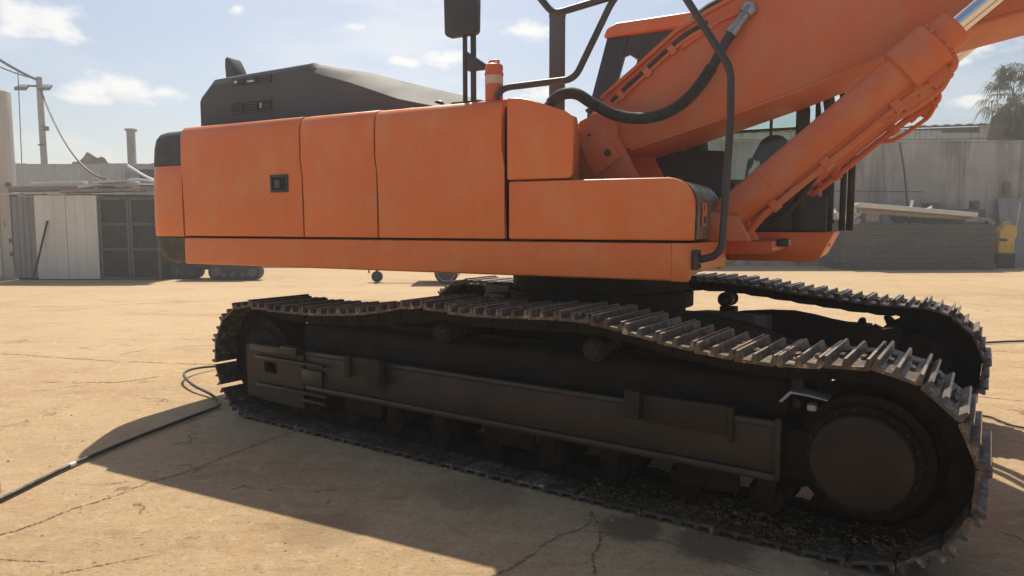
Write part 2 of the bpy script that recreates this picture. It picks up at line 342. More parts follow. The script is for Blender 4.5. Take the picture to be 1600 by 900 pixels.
# ================================================================== SETTING
g = MB()
NG = 60
def gx(i): t = i / NG * 2 - 1; return 240 * t * abs(t) ** 2.2
def gh(x, y):
    r = math.hypot(x, y - 5); s = min(1, r / 6)
    return 0.0
g.add([(gx(i), gx(j) + 5, gh(gx(i), gx(j) + 5)) for j in range(NG + 1) for i in range(NG + 1)],
      [(j * (NG + 1) + i, j * (NG + 1) + i + 1, (j + 1) * (NG + 1) + i + 1, (j + 1) * (NG + 1) + i) for j in range(NG) for i in range(NG)])
ground = g.build('ground', 'ground_concrete', smooth=0); ground['kind'] = 'structure'
CR = [([(-3.2, 3.2), (-2.68, 3.56), (-2.51, 3.87), (-2.33, 4.25), (-2.14, 4.5), (-1.77, 5.28), (-1.4, 5.7)], .030),
      ([(-9.5, 9.4), (-6.46, 8.77), (-5.28, 8.43), (-4.2, 8.15), (-3.52, 8.03), (-2.4, 7.9)], .045),
      ([(-4.87, 7.13), (-4.24, 7.07), (-3.95, 7.13), (-3.76, 7.41)], .05),
      ([(-4.9, 6.3), (-4.6, 6.75), (-4.24, 7.07)], .02),
      ([(-2.6, 3.27), (-2.47, 3.26), (-2.21, 3.25)], .016), ([(-2.2, 3.05), (-2.05, 3.14), (-1.75, 3.3)], .018),
      ([(-.2, 2.9), (-.12, 3.07), (0.0, 3.16), (0.16, 3.43), (0.34, 3.58), (0.45, 3.83)], .03),
      ([(.45, 3.83), (.45, 3.5), (.38, 3.1), (.3, 2.7)], .028),
      ([(9.34, 15.02), (9.51, 14.05), (9.8, 13.1), (10.4, 12.2)], .05), ([(3.6, 7.2), (4.45, 6.5), (5.3, 6.1)], .035),
      ([(5.2, 9.6), (6.22, 8.95), (7.6, 8.2)], .05), ([(-13, 13.6), (-10.12, 13.82), (-8.35, 14.05), (-6.45, 15.02), (-5, 15.4)], .06),
      ([(6.0, 14.2), (7.2, 15.1), (7.6, 16.6)], .05), ([(3.4, 17.5), (5.5, 17.0), (7.3, 17.3)], .05), ([(-3.9, 5.0), (-3.3, 4.4), (-3.05, 4.1)], .012),
      ([(.34, 3.58), (.7, 3.5), (1.2, 3.1)], .014)]
for pts, w in CR:
    P = bez([(x, y, 0) for x, y in pts], 42); c = MB(); vs_ = []; off = 0; sl2 = 0
    for i, p in enumerate(P):
        t = (P[min(i + 1, len(P) - 1)] - P[max(i - 1, 0)]).normalized(); nrm = Vector((-t.y, t.x, 0))
        sl2 = sl2 * .9 + rnd.uniform(-1, 1) * .10; off = (off + sl2 * w * .25) * .97 + rnd.uniform(-1, 1) * w * .10; brk = .3 if math.sin(i * .21 + w * 90) + math.sin(i * .063) > 1.45 else 1.
        e = min(1., min(i, len(P) - 1 - i) / 5 + .15)
        a = rnd.uniform(.05, 1.0) ** 2.2 * w * e * .5 * brk; b = rnd.uniform(.05, 1.0) ** 2.2 * w * e * .5 * brk
        q = p + nrm * off
        vs_ += [q + nrm * a + Vector((0, 0, .003)), q - nrm * b + Vector((0, 0, .003))]
    c.add(vs_, [(2 * i, 2 * i + 1, 2 * i + 3, 2 * i + 2) for i in range(len(P) - 1)])
    c.build('crack', 'crack_dirt', ground, smooth=0)
# loose grit on the yard
pb = MB()
for k in range(900):
    if k < 420: x, y = rnd.uniform(-4, 2.2), rnd.uniform(2.9, 7.5)
    elif k < 600:
        pts, w = CR[rnd.choice((0, 1, 2, 6, 7))]; i = rnd.randrange(len(pts) - 1); t = rnd.random()
        x = pts[i][0] * (1 - t) + pts[i + 1][0] * t + rnd.gauss(0, .05); y = pts[i][1] * (1 - t) + pts[i + 1][1] * t + rnd.gauss(0, .05)
    else: x, y = rnd.uniform(-9, 9), rnd.uniform(3, 18)
    if k % 5 == 0: t = rnd.random(); x = -3.0 + t * 4.7; y = 5.0 + .55 + (-.677) * (x + 1.9) + 0 ; y = 6.33 - .677 * (x + 3.0) - abs(rnd.gauss(0, .10))
    r = rnd.uniform(.003, .009) * (1.6 if rnd.random() < .08 else 1); h = r * rnd.uniform(.5, 1.0); a = rnd.random() * 6
    base = [(x + r * math.cos(a + q * 1.2566) * rnd.uniform(.7, 1.2), y + r * math.sin(a + q * 1.2566) * rnd.uniform(.7, 1.2), 0.001) for q in range(5)]
    pb.add(base + [(x + r * .3, y, h)], [(q, (q + 1) % 5, 5) for q in range(5)])
tag(pb.build('gravel_grit', 'pebble', smooth=0), 'fine grit and pebbles scattered over the tan concrete yard', 'gravel', kind='stuff')

# ================================================================== EXCAVATOR
YB, YT = R(-27.3), R(-34.1)
NB, GT = 4.2396, 3.5096
C0 = Vector((0.729, 5.84, 0))
OB = Vector((-math.sin(YB), math.cos(YB), 0)) * NB - C0
OT = Vector((-math.sin(YT), math.cos(YT), 0)) * GT - C0
exc = empty('excavator', C0)
tag(exc, 'large orange crawler excavator with black hood and steel tracks, filling the middle of the yard', 'excavator')
def UP(mb, name, mat, bevel=0., parent=None, **k):
    if parent: return mb.build(name, mat, parent, bevel, **k)
    return mb.build(name, mat, exc, bevel, loc=OB, rot=(0, 0, YB), **k)

# ---------------- undercarriage
W = .61; OVER = 3.47
ZS = (-.445, .50); RS = .455; ZI = (-5.0, .49); RI = .452
def track_path(far):
    P = []
    for k in range(41): P.append(Vector((ZI[0] + (ZS[0] - ZI[0]) * k / 40, .031)))
    for k in range(1, 40):
        a = -math.pi / 2 + math.pi * k / 40; P.append(Vector((ZS[0] + RS * math.cos(a), ZS[1] + (RS + .003) * math.sin(a))))
    top = [(-.46, .957), (-.74, .935), (-1.02, .937), (-1.24, .962), (-1.49, .998), (-1.68, 1.035), (-1.92, 1.062), (-2.15, 1.06), (-2.55, 1.043),
           (-2.87, 1.047), (-3.08, 1.062), (-3.22, 1.058), (-3.52, 1.005), (-3.8, .968), (-4.10, .945), (-4.5, .937), (-5.0, .944)]
    if far: top = [(-.46, .957), (-.80, .972), (-1.18, 1.004), (-1.50, 1.04), (-1.80, 1.072), (-2.1, 1.092), (-2.5, 1.085), (-2.87, 1.075), (-3.08, 1.075), (-3.5, 1.02), (-4.10, .955), (-4.5, .94), (-5.0, .944)]
    P += [Vector((p.x, p.y)) for p in bez([(x, z, 0) for x, z in top], 8)]
    for k in range(1, 41):
        a = math.pi / 2 + math.pi * k / 41; P.append(Vector((ZI[0] + RI * math.cos(a), ZI[1] + RI * math.sin(a))))
    return P
def resample(P, n):
    m = len(P); L = [0]
    for i in range(m): L.append(L[-1] + (P[(i + 1) % m] - P[i]).length)
    tot = L[-1]; out = []; i = 0
    for k in range(n):
        s = tot * (k + .37) / n
        while L[i + 1] < s: i += 1
        t = (s - L[i]) / (L[i + 1] - L[i]); out.append(P[i] * (1 - t) + P[(i + 1) % m] * t)
    return out, tot / n
NSH = 58
SP, PITCH = resample(track_path(False), NSH); SPF, _pf = resample(track_path(True), NSH)
# shoe: triple grouser profile, extruded across the track
hp = PITCH / 2
def shoe_mesh():
    m = MB(); h = hp
    top = [(-h - .008, .000), (-h - .004, .014), (-h + .001, .045), (-h + .013, .045), (-h + .024, .006), (-.017, .003), (-.007, .039), (.006, .039), (.014, .003),
           (h - .035, .004), (h - .025, .043), (h - .013, .045), (h - .006, .010), (h - .006, -.006)]
    bot = [(h - .012, -.016), (.02, -.012), (-.02, -.012), (-h + .01, -.012)]
    m.prism(top + bot, -W / 2, W / 2, 'y')
    for sx in (-h * .48, h * .44):
        for sy in (-.095, -.055, .055, .095):
            m.cyl((sx, sy, .003), (sx, sy, .024), .0135, 6)
    return m
sh = shoe_mesh(); me_sh = bpy.data.meshes.new('track_shoe'); me_sh.from_pydata(sh.v, [], sh.f)
bm = bmesh.new(); bm.from_mesh(me_sh); bmesh.ops.recalc_face_normals(bm, faces=bm.faces); bm.to_mesh(me_sh); bm.free(); me_sh.materials.append(MATS['shoe_steel']); me_sh.materials.append(MATS['worn_steel_glint'])
for p in me_sh.polygons:
    if p.center.z > .037 and abs(p.normal.z) > .8: p.material_index = 1
lk = MB()
for sy in (-1, 1):
    yy = sy * .085
    prof = [(-hp - .035, -.020), (-hp - .045, -.075), (-hp, -.105), (hp * .2, -.112), (hp, -.10), (hp + .035, -.06), (hp + .02, -.018), (0, -.017)]
    lk.prism(prof, yy - .022, yy + .022, 'y')
lk.cyl((-hp, -.115, -.062), (-hp, .115, -.062), .024, 12)
me_lk = bpy.data.meshes.new('track_link'); me_lk.from_pydata(lk.v, [], lk.f)
bm = bmesh.new(); bm.from_mesh(me_lk); bmesh.ops.recalc_face_normals(bm, faces=bm.faces); bm.to_mesh(me_lk); bm.free(); me_lk.materials.append(MATS['undercarriage'])

def make_track(yc, out, first):
    """yc: centre across, out: +1 when the outer face looks to -y (camera side), -1 otherwise"""
    def Y(d): return yc - out * d            # d metres outboard of the centre line
    def bx(mb, x0, x1, d0, d1, z0, z1): a, b = sorted((Y(d0), Y(d1))); return mb.box(x0, x1, a, b, z0, z1)
    f = MB()
    # box-section track frame, sloped shoulders
    zf = .835 if first else .765
    poly = [(.235, .345), (.235, .63), (.13, .635), (.11, zf - .035), (.07, zf), (-.18, zf), (-.22, .70), (-.22, .345)]
    f.prism([(Y(a), z) for a, z in poly], -4.52, -.80, 'x')
    fr = f.build('track_frame', 'undercarriage', exc, .012, loc=OT, rot=(0, 0, YT))
    def SP_(mb, name, mat, bevel=0., **k): return mb.build(name, mat, fr, bevel, **k)
    # continuous side beam, with proud rails along its top and bottom edge
    e = MB(); bx(e, -4.34, -.83, .2355, .252, .3725, .6035); SP_(e, 'side_beam', 'beam_paint', .004)
    e = MB(); bx(e, -4.34, -.81, .2352, .266, .604, .640); SP_(e, 'frame_rail', 'rail_sheen', .010)
    e = MB(); bx(e, -4.34, -.81, .2352, .272, .330, .372); SP_(e, 'frame_rail', 'rail_sheen', .010)
    e = MB(); bx(e, -.828, -.80, .2722, .286, .34, .66); SP_(e, 'end_plate', 'beam_paint', .006)
    # idler yoke with slot
    y0 = MB()
    zz0, zz1 = .17, .63
    outer = [(-4.98, zz0 + .02), (-4.36, zz0 + .01), (-4.36, zz1), (-4.98, zz1)]
    sl_ = [(-4.84, .435), (-4.82, .415), (-4.70, .415), (-4.68, .435), (-4.68, .485), (-4.70, .505), (-4.82, .505), (-4.84, .485)]
    a, b = sorted((Y(.225), Y(.262)))
    for p4 in ([(-5.07, .20), (-4.84, .19), (-4.84, .63), (-5.07, .62)], [(-4.68, .18), (-4.36, .18), (-4.36, .63), (-4.68, .63)],
               [(-4.84, .185), (-4.68, .182), (-4.68, .415), (-4.84, .415)], [(-4.84, .505), (-4.68, .505), (-4.68, .63), (-4.84, .63)]):
        y0.prism(p4, a, b, 'y')
    SP_(y0, 'idler_yoke', 'beam_paint')
    for (x0, x1, z0, z1, d1) in ((-4.95, -4.38, .595, .650, .32), (-4.92, -4.10, .530, .556, .30), (-4.92, -4.07, .300, .328, .30), (-4.37, -4.14, .375, .50, .275), (-4.37, -4.10, .235, .262, .28), (-4.55, -4.36, .64, .668, .33)):
        e = MB(); bx(e, x0, x1, .2615, d1, z0, z1); SP_(e, 'yoke_rib', 'rail_sheen', .007)
    # guards and brackets on the outer face
    for (x0, x1, z0, z1, d1) in ((-3.86, -3.80, .50, .66, .31), (-3.80, -3.60, .52, .655, .285), (-3.60, -3.47, .475, .668, .335), (-1.62, -1.53, .545, .705, .33), (-1.53, -1.06, .53, .685, .29), (-1.06, -1.03, .50, .685, .30)):
        e = MB(); bx(e, x0, x1, .2663, d1, z0, z1); SP_(e, 'guard_bracket', 'hub_paint', .008)
    e = MB(); a, b = sorted((Y(.20), Y(.2362)))
    e.cyl((-3.53, Y(.262), .47), (-3.53, Y(.275), .47), .05, 18); SP_(e, 'guard_bracket', 'dark_gap')
    # bottom rollers
    for k in range(9):
        x = -4.32 + k * .43; e = MB()
        e.lathe((x, Y(.20), .215), (x, Y(-.20), .215), [(0, .06), (.0, .085), (.03, .09), (.05, .105), (.09, .105), (.09, .085), (.31, .085), (.31, .105), (.35, .105), (.37, .09), (.40, .06)], 20)
        SP_(e, 'track_roller', 'undercarriage')
        e = MB(); bx(e, x - .05, x + .05, .17, .225, .20, .345); SP_(e, 'roller_bracket', 'undercarriage', .01)
    for x in (-3.9, -2.6, -1.35):
        e = MB(); bx(e, x, x + .34, .205, .235, .215, .329); SP_(e, 'track_guide', 'undercarriage', .01)
    # carrier rollers
    for x, z in ((-3.06, .872), (-1.90, .872)) if first else ((-3.06, .888), (-2.05, .905)):
        e = MB(); e.lathe((x, Y(.18), z), (x, Y(-.14), z), [(0, .015), (.0, .048), (.012, .062), (.03, .064), (.035, .072), (.06, .072), (.065, .058), (.20, .058), (.205, .07), (.23, .07), (.26, .04), (.32, .04)], 20)
        cr_ = SP_(e, 'carrier_roller', 'hub_paint')
        e = MB()
        for q in range(6):
            a = q * math.pi / 3; e.cyl((x + .042 * math.cos(a), Y(.178), z + .042 * math.sin(a)), (x + .042 * math.cos(a), Y(.190), z + .042 * math.sin(a)), .008, 6)
        e.cyl((x, Y(.178), z), (x, Y(.186), z), .018, 12)
        SP_(e, 'roller_bolts', 'hub_paint')
        e = MB(); bx(e, x - .035, x + .11, -.10, .02, .79, .845); SP_(e, 'roller_post', 'undercarriage', .01)
    # idler wheel
    e = MB(); e.lathe((ZI[0], Y(.16), ZI[1]), (ZI[0], Y(-.16), ZI[1]), [(0, .12), (0, .25), (.025, .27), (.03, .305), (.01, .325), (.01, .345), (.10, .345), (.11, .375), (.21, .375), (.22, .345), (.31, .345), (.31, .325), (.29, .305), (.295, .27), (.32, .25), (.32, .12)], 40)
    SP_(e, 'idler_wheel', 'undercarriage')
    e = MB(); e.cyl((ZI[0], Y(.24), ZI[1]), (ZI[0], Y(-.24), ZI[1]), .09, 24); SP_(e, 'idler_axle', 'undercarriage')
    # sprocket and final drive cover
    t = MB(); nt = 20; ring = []
    for k in range(nt):
        for (da, rr) in ((-.5, .362), (-.30, .362), (-.14, .428), (.14, .428), (.30, .362)):
            a = 2 * math.pi * (k + da) / nt; ring.append((ZS[0] + rr * math.cos(a), ZS[1] + rr * math.sin(a)))
    a, b = sorted((Y(-.035), Y(.035))); t.prism(ring, a, b, 'y'); SP_(t, 'sprocket', 'undercarriage')
    e = MB(); e.lathe((ZS[0], Y(.222), ZS[1]), (ZS[0], Y(-.22), ZS[1]), [(0, .0), (0, .252), (.006, .258), (.05, .258), (.06, .30), (.17, .30), (.18, .345), (.23, .345), (.24, .24), (.44, .24)], 56)
    hb = SP_(e, 'final_drive', 'undercarriage')
    e = MB(); e.lathe((ZS[0], Y(.285), ZS[1]), (ZS[0], Y(.2225), ZS[1]), [(0, .0), (0, .212), (.004, .219), (.012, .224), (.0625, .226)], 64)
    SP_(e, 'hub_cover', 'hub_paint')
    for k in range(18):
        a = 2 * math.pi * k / 18; x, z = ZS[0] + .240 * math.cos(a), ZS[1] + .240 * math.sin(a); e = MB(); e.cyl((x, Y(.2225), z), (x, Y(.232), z), .010, 6); SP_(e, 'hub_bolt', 'hub_paint')
    for k in range(3):
        a = 2 * math.pi * k / 3 + .4; x, z = ZS[0] + .15 * math.cos(a), ZS[1] + .15 * math.sin(a); e = MB(); e.cyl((x, Y(.285), z), (x, Y(.291), z), .012, 6); SP_(e, 'drain_plug', 'hub_paint')
    e = MB(); bx(e, -.86, -.40, .02, .20, .34, .60); SP_(e, 'drive_case', 'undercarriage', .03)
    # bent steel guide beside the sprocket
    if first:
        e = MB(); a, b = sorted((Y(.12), Y(.25)))
        e.prism([(-.825, .735), (-.775, .795), (-.69, .79), (-.60, .775), (-.60, .767), (-.69, .779), (-.765, .782), (-.808, .735)], a, b, 'y'); SP_(e, 'track_guide', 'steel_grey', .003)
        e = MB(); bx(e, -.70, -.655, .16, .22, .70, .735); SP_(e, 'track_guide', 'steel_grey', .01)
    # shoes and links
    PS = SP if first else SPF
    for i, p in enumerate(PS):
        q = PS[(i + 1) % NSH]; r_ = PS[i - 1]; t = (q - r_).normalized()
        X = Vector((t.x, 0, t.y)); Z = Vector((t.y, 0, -t.x)); Yv = Z.cross(X)
        M = Matrix((X, Yv, Z)).transposed().to_4x4(); M.translation = Vector((p.x, yc, p.y)) + Z * rnd.uniform(-.002, .002)
        for me, nm in ((me_sh, 'track_shoe'), (me_lk, 'track_link')):
            o = link(nm, me, fr)
            if nm == 'track_shoe' and out > 0 and p.x < ZI[0] - .25 and min(abs(p.y - .36), abs(p.y - .17)) < .055: M = M @ Matrix.Diagonal((.86, 1, 1, 1))
            o.matrix_local = M @ Matrix.Rotation(rnd.uniform(-.008, .008), 4, 'Y') if me is me_sh else M
    return fr
tr1 = make_track(W / 2, 1, True)
tr2 = make_track(OVER - W / 2, -1, False)
# caked mud on the lower run of the near track
md = MB()
for k in range(3200):
    x = rnd.uniform(-1.9, -.16); u_ = rnd.random(); y = .01 + .25 * u_ ** 2.2
    zmax = .07 + .10 * math.exp(-((x + .2) / .35) ** 2) + .06 * math.exp(-((x + 1.0) / .28) ** 2) + .05 * u_
    z = rnd.uniform(.035, zmax) + (.06 * max(0, x + .35) if x > -.35 else 0); r = rnd.uniform(.003, .010) * (2.2 if rnd.random() < .04 else 1)
    if rnd.random() > .35 + .65 * (math.sin(x * 9) * math.sin(x * 4 + 1) * .5 + .5): continue
    vs_ = [(x + r * rnd.uniform(.5, 1.6) * dx, y + r * .8 * dy, z + r * rnd.uniform(.4, .9) * dz) for dx, dy, dz in ((1, 0, 0), (-1, 0, .3), (0, 1, 0), (0, -1, 0), (0, 0, 1), (0, 0, -1))]
    md.add(vs_, [(0, 2, 4), (2, 1, 4), (1, 3, 4), (3, 0, 4), (2, 0, 5), (1, 2, 5), (3, 1, 5), (0, 3, 5)])
mo = md.build('caked_mud', 'mud', tr1, smooth=60); mo['kind'] = 'stuff'
# car body between the tracks
cb = MB(); yc = OVER / 2
hump = [(-3.9, .52), (-3.6, .74), (-3.2, .86), (-2.0, .86), (-1.55, .80), (-1.1, .66), (-1.1, .46), (-3.9, .46)]
cb.prism(hump, yc - .62, yc + .62, 'y')
carb = cb.build('car_body', 'undercarriage', exc, .02, loc=OT, rot=(0, 0, YT))
for s in (-1, 1):
    for (x0, x1, xe) in ((-3.9, -3.3, -4.0), (-1.7, -1.1, -1.0) if s < 0 else (-2.15, -1.55, -1.80)):
        e = MB(); zt = .868 if s > 0 else .84
        e.add([(x0, yc + s * .60, zt), (x1 + .0, yc + s * .60, zt), (xe + .3, yc + s * 1.06, zt - .03), (xe - .3, yc + s * 1.06, zt - .03),
               (x0, yc + s * .60, .46), (x1, yc + s * .60, .46), (xe + .3, yc + s * 1.26, .36), (xe - .3, yc + s * 1.26, .36)],
              [(0, 1, 2, 3), (7, 6, 5, 4), (0, 4, 5, 1), (1, 5, 6, 2), (2, 6, 7, 3), (3, 7, 4, 0)])
        e.build('frame_leg', 'frame_dusty_lit' if s > 0 else 'undercarriage', carb, .02)
# inner hump and stop of the far track frame
e = MB(); yf = OVER - W / 2 - .30
e.prism([(-2.30, .66), (-2.18, .77), (-1.95, .815), (-1.78, .853), (-1.55, .878), (-1.35, .885), (-1.18, .862), (-1.05, .835), (-.855, .808), (-.84, .862), (-.80, .862), (-.785, .772), (-.70, .778), (-.58, .81), (-.55, .80), (-.55, .40), (-2.30, .40)], 2.70, 2.80, 'y')
e.build('frame_gusset', 'undercarriage', tr2, .015)
e = MB(); e.lathe((-2.67, yc, .83), (-2.67, yc, 1.28), [(0, .74), (.06, .74), (.07, .70), (.13, .70), (.14, .76), (.26, .76), (.27, .72), (.45, .72)], 60)
e.build('slew_ring', 'undercarriage', exc, loc=OT, rot=(0, 0, YT))
e = MB(); e.box(-3.62, -3.36, yc - .32, yc - .12, 1.02, 1.10); e.box(-3.50, -3.30, yc - .5, yc - .34, .95, 1.04)
e.build('slew_bracket', 'pole_concrete', exc, .01, loc=OT, rot=(0, 0, YT))

# ---------------- upper structure
WB = 2.62
d = MB(); d.box(-5.42, -1.08, .05, WB - .05, 1.285, 1.50); UP(d, 'deck', 'black_paint', .01)
d = MB(); d.box(-5.44, -2.28, .045, WB - .05, 1.5005, 2.40); UP(d, 'engine_bay', 'dark_gap')
# skirt: long rail with turned-in front corner
def roundpath(pts, r, n=6):
    out = []
    for i, p in enumerate(pts):
        p = Vector(p)
        if i in (0, len(pts) - 1): out.append(p); continue
        a = (Vector(pts[i - 1]) - p).normalized(); b = (Vector(pts[i + 1]) - p).normalized()
        for k in range(n + 1):
            t = k / n; out.append((p + a * r) * (1 - t) ** 2 + p * 2 * t * (1 - t) + (p + b * r) * t * t)
    return out
def wall_along(path, t, z0, z1, zf=None):
    """vertical skin following a plan path (x,y), thickness t towards +normal"""
    m = MB(); n = len(path); vs_ = []
    for i, p in enumerate(path):
        a = path[max(i - 1, 0)]; b = path[min(i + 1, n - 1)]; d_ = (Vector(b) - Vector(a)).normalized(); q = Vector(p) + Vector((-d_.y, d_.x)) * t
        zz0, zz1 = (z0, z1) if zf is None else zf(i / (n - 1))
        vs_ += [(p[0], p[1], zz0), (p[0], p[1], zz1), (q.x, q.y, zz1), (q.x, q.y, zz0)]
    fs = [(0, 1, 2, 3), tuple((n - 1) * 4 + k for k in (3, 2, 1, 0))]
    for i in range(n - 1):
        for k in range(4): fs.append((i * 4 + k, i * 4 + (k + 1) % 4, (i + 1) * 4 + (k + 1) % 4, (i + 1) * 4 + k))
    m.add(vs_, fs); return m
sk = MB()
prof = [(0.0, 1.275), (.01, 1.266), (.05, 1.262), (.05, 1.496), (.012, 1.497), (0, 1.490)]
UP(MB().prism(prof, -5.465, -1.10, 'x'), 'side_skirt', 'orange', .004)
pth = roundpath([(-1.0985, 0), (-.985, 0), (-.93, .80)], .05)
def skz(t): return (1.264 + (.0 if t < .5 else (t - .5) * .12), 1.496)
UP(wall_along(pth, .05, 1.264, 1.496, skz), 'front_skirt', 'orange', .003)
d = MB(); d.box(-1.2, -.96, .82, 1.0, 1.30, 1.48); UP(d, 'frame_nose', 'orange', .01)

def kx(z, s=.024):
    if z > 2.12: return -s
    if z < 2.00: return 0.
    return -s * (z - 2.0) / .12
def side_panel(name, x0, x1, ztop=2.466):
    zt = ztop
    prof = [(0, 1.513), (-.003, 1.75), (0, 2.0), (.004, 2.12), (.002, 2.30), (.006, zt - .085), (.020, zt - .042), (.048, zt - .014), (.10, zt), (.45, zt + .012),
            (.45, zt - .03), (.10, zt - .04), (.05, zt - .07), (.042, 2.2), (.04, 1.513)]
    m = MB().prism(prof, 0, 1, 'x', fa=lambda p: x0 + kx(p[1]), fb=lambda p: x1 + kx(p[1]))
    return UP(m, name, 'orange', .005, smooth=40)
p1 = side_panel('side_door', -5.452, -4.060, 2.474)
p2 = side_panel('side_door', -4.046, -3.322, 2.468)
p3 = side_panel('side_door', -3.308, -2.245, 2.462)
# door latch
d = MB(); x0, x1, z0, z1 = -4.395, -4.205, 1.870, 2.012
for (a, b, c_, d_) in ((x0, x1, z0, z0 + .02), (x0, x1, z1 - .02, z1), (x0, x0 + .02, z0 + .0201, z1 - .0201), (x1 - .02, x1, z0 + .0201, z1 - .0201)): d.box(a, b, -.012, .0, c_, d_)
lt = d.build('door_latch', 'black_paint', p1, .002)
d = MB(); d.box(x0 + .021, x1 - .021, -.0055, -.001, z0 + .021, z1 - .021); d.build('latch_recess', 'dark_gap', p1)
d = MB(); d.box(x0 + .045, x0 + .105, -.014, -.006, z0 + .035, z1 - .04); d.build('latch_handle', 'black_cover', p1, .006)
# roof skin over the far half
d = MB(); d.box(-5.44, -2.28, .455, WB, 2.40, 2.462); UP(d, 'roof_deck', 'orange', .006)
d = MB(); d.box(-5.44, -2.28, WB, WB + .035, 1.51, 2.455); UP(d, 'far_side_door', 'orange', .006)
d = MB(); d.box(-5.46, -1.3, WB, WB + .03, 1.266, 1.497); UP(d, 'far_skirt', 'orange', .006)
# counterweight: plan outline lofted in z
def cw_outline(i):
    half = [(-5.476, 0), (-5.70, .0), (-5.82, .006), (-5.895, .03), (-5.945, .075), (-5.985, .15), (-6.02, .30), (-6.06, .65), (-6.085, 1.0)]
    pts = [(x + i * (.9 if k > 2 else (.25 * k)), y + i * (1 if k < 6 else .5)) for k, (x, y) in enumerate(half)]
    return pts + [(x, WB - y) for x, y in reversed(pts)]
def cw(levels):
    m = MB(); n = None; vs_ = []
    for z, i in levels:
        o_ = cw_outline(i); n = len(o_); vs_ += [(x, y, z) for x, y in o_]
    L = len(levels); fs = [tuple(range(n)), tuple(range((L - 1) * n, L * n))]
    for a in range(L - 1): fs += [(a * n + k, a * n + (k + 1) % n, (a + 1) * n + (k + 1) % n, (a + 1) * n + k) for k in range(n)]
    return m.add(vs_, fs)
cwt = UP(cw([(1.506, .010), (1.516, .002), (1.7, 0.), (2.0, .004), (2.125, .010), (2.135, .016)]), 'counterweight', 'orange', smooth=40)
cw([(1.268, .11), (1.275, .085), (1.32, .050), (1.40, .022), (1.49, .006), (1.500, .012)]).build('lower_bumper', 'bumper_black', cwt, smooth=40)
cw([(2.141, .016), (2.150, .008), (2.30, .016), (2.38, .030), (2.425, .055), (2.448, .10), (2.456, .16)]).build('upper_bumper', 'bumper_black', cwt, smooth=40)
# fuel tank cover with sloping top
tp = [(-2.229, 1.908), (-1.775, 1.908), (-1.752, 1.93), (-1.742, 2.25), (-1.757, 2.305), (-1.80, 2.335), (-2.05, 2.425), (-2.13, 2.444), (-2.229, 2.452)]
n = len(tp); xf = lambda x: x if x < -2.0 else -2.0 + (x + 2.0) * .0 - .02
d = MB().add([(x, 0, z) for x, z in tp] + [(x if x < -2.06 else x - .10 * (x + 2.06) / .3, .28, z) for x, z in tp] + [(x if x < -2.06 else -2.06 + (x + 2.06) * .06, .84, z) for x, z in tp],
    [tuple(range(n)), tuple(range(3 * n - 1, 2 * n - 1, -1))] + [(b * n + i, b * n + n + i, b * n + n + (i + 1) % n, b * n + (i + 1) % n) for b in (0, 1) for i in range(n)])
UP(d, 'tank_cover', 'orange', .024, seg=3)
d = MB(); d.box(-2.23, -2.05, .06, .84, 1.50, 1.9); UP(d, 'tank', 'black_paint')
# tool box: orange side, black tread cover over top and front
def box_prof(i, x0=-2.215):
    pts = [(x0, 1.512 + i), (-.972 - i, 1.512 + i), (-.968 - i, 1.70)]
    r = .17 - i; cx, cz = -.968 - .17, 1.892 - .17
    for k in range(1, 9): a = R(90 * k / 8 * .98); pts.append((cx + r * math.cos(a), cz + r * math.sin(a)))
    pts += [(x0, 1.898 - i)]
    return pts
tb = UP(MB().prism(box_prof(0), 0.0, .05, 'y'), 'tool_box', 'orange', .012, seg=3)
bp2 = [p for p in box_prof(-.004, -2.02)]
MB().prism(bp2, .0505, .085, 'y').build('rubber_trim', 'rubber', tb, .006)
MB().prism(box_prof(.004, -2.02), .0855, .80, 'y').build('tread_cover', 'tread_black', tb, .006)
d = MB(); d.box(-.9675, -.958, .20, .30, 1.60, 1.74); d.build('warning_sticker', 'sticker', tb)
d = MB(); d.box(-.9578, -.9565, .215, .285, 1.615, 1.66); d.box(-.9578, -.9565, .225, .275, 1.67, 1.676); d.box(-.9578, -.9565, .215, .24, 1.69, 1.73); d.build('sticker_print', 'black_paint', tb)
# tread studs on the top plate
for k in range(9):
    d = MB(); d.cyl((-2.0 + k * .105, .12, 1.892), (-2.0 + k * .105, .12, 1.906), .010, 8); d.build('tread_stud', 'steel_grey', tb)

# ---------------- engine hood
hd = MB()
yn, yf_ = .33, 1.9
sec = [  # x, near y, far y, z base, z shoulder, z top, top inset
    (-5.60, yn, yf_, 2.46, 2.74, 2.80, .05), (-5.585, yn, yf_, 2.46, 2.76, 2.815, .06), (-5.43, yn, yf_, 2.46, 2.88, 2.945, .07), (-4.28, yn, yf_, 2.46, 2.90, 2.972, .07),
    (-4.22, yn + .004, yf_, 2.46, 2.872, 2.955, .10), (-3.85, .36, yf_, 2.46, 2.76, 2.885, .24), (-3.40, .39, 1.8, 2.46, 2.60, 2.76, .39), (-3.0, .42, 1.7, 2.46, 2.505, 2.655, .50), (-2.75, .44, 1.65, 2.46, 2.48, 2.59, .52)]
vs_ = []
for (x, a, b, z0, z1, z2, ins) in sec: vs_ += [(x, a, z0), (x, a, z1), (x, a + ins * .42, z1 + (z2 - z1) * (.75 if x < -4.25 else .56)), (x, a + ins, z2), (x, b - ins, z2), (x, b, z1), (x, b, z0)]
n = 7; L = len(sec); fs = [tuple(range(n)), tuple(range((L - 1) * n, L * n))]
for a in range(L - 1): fs += [(a * n + k, a * n + (k + 1) % n, (a + 1) * n + (k + 1) % n, (a + 1) * n + k) for k in range(n)]
hood = UP(hd.add(vs_, fs), 'engine_hood', 'black_cover', smooth=28)
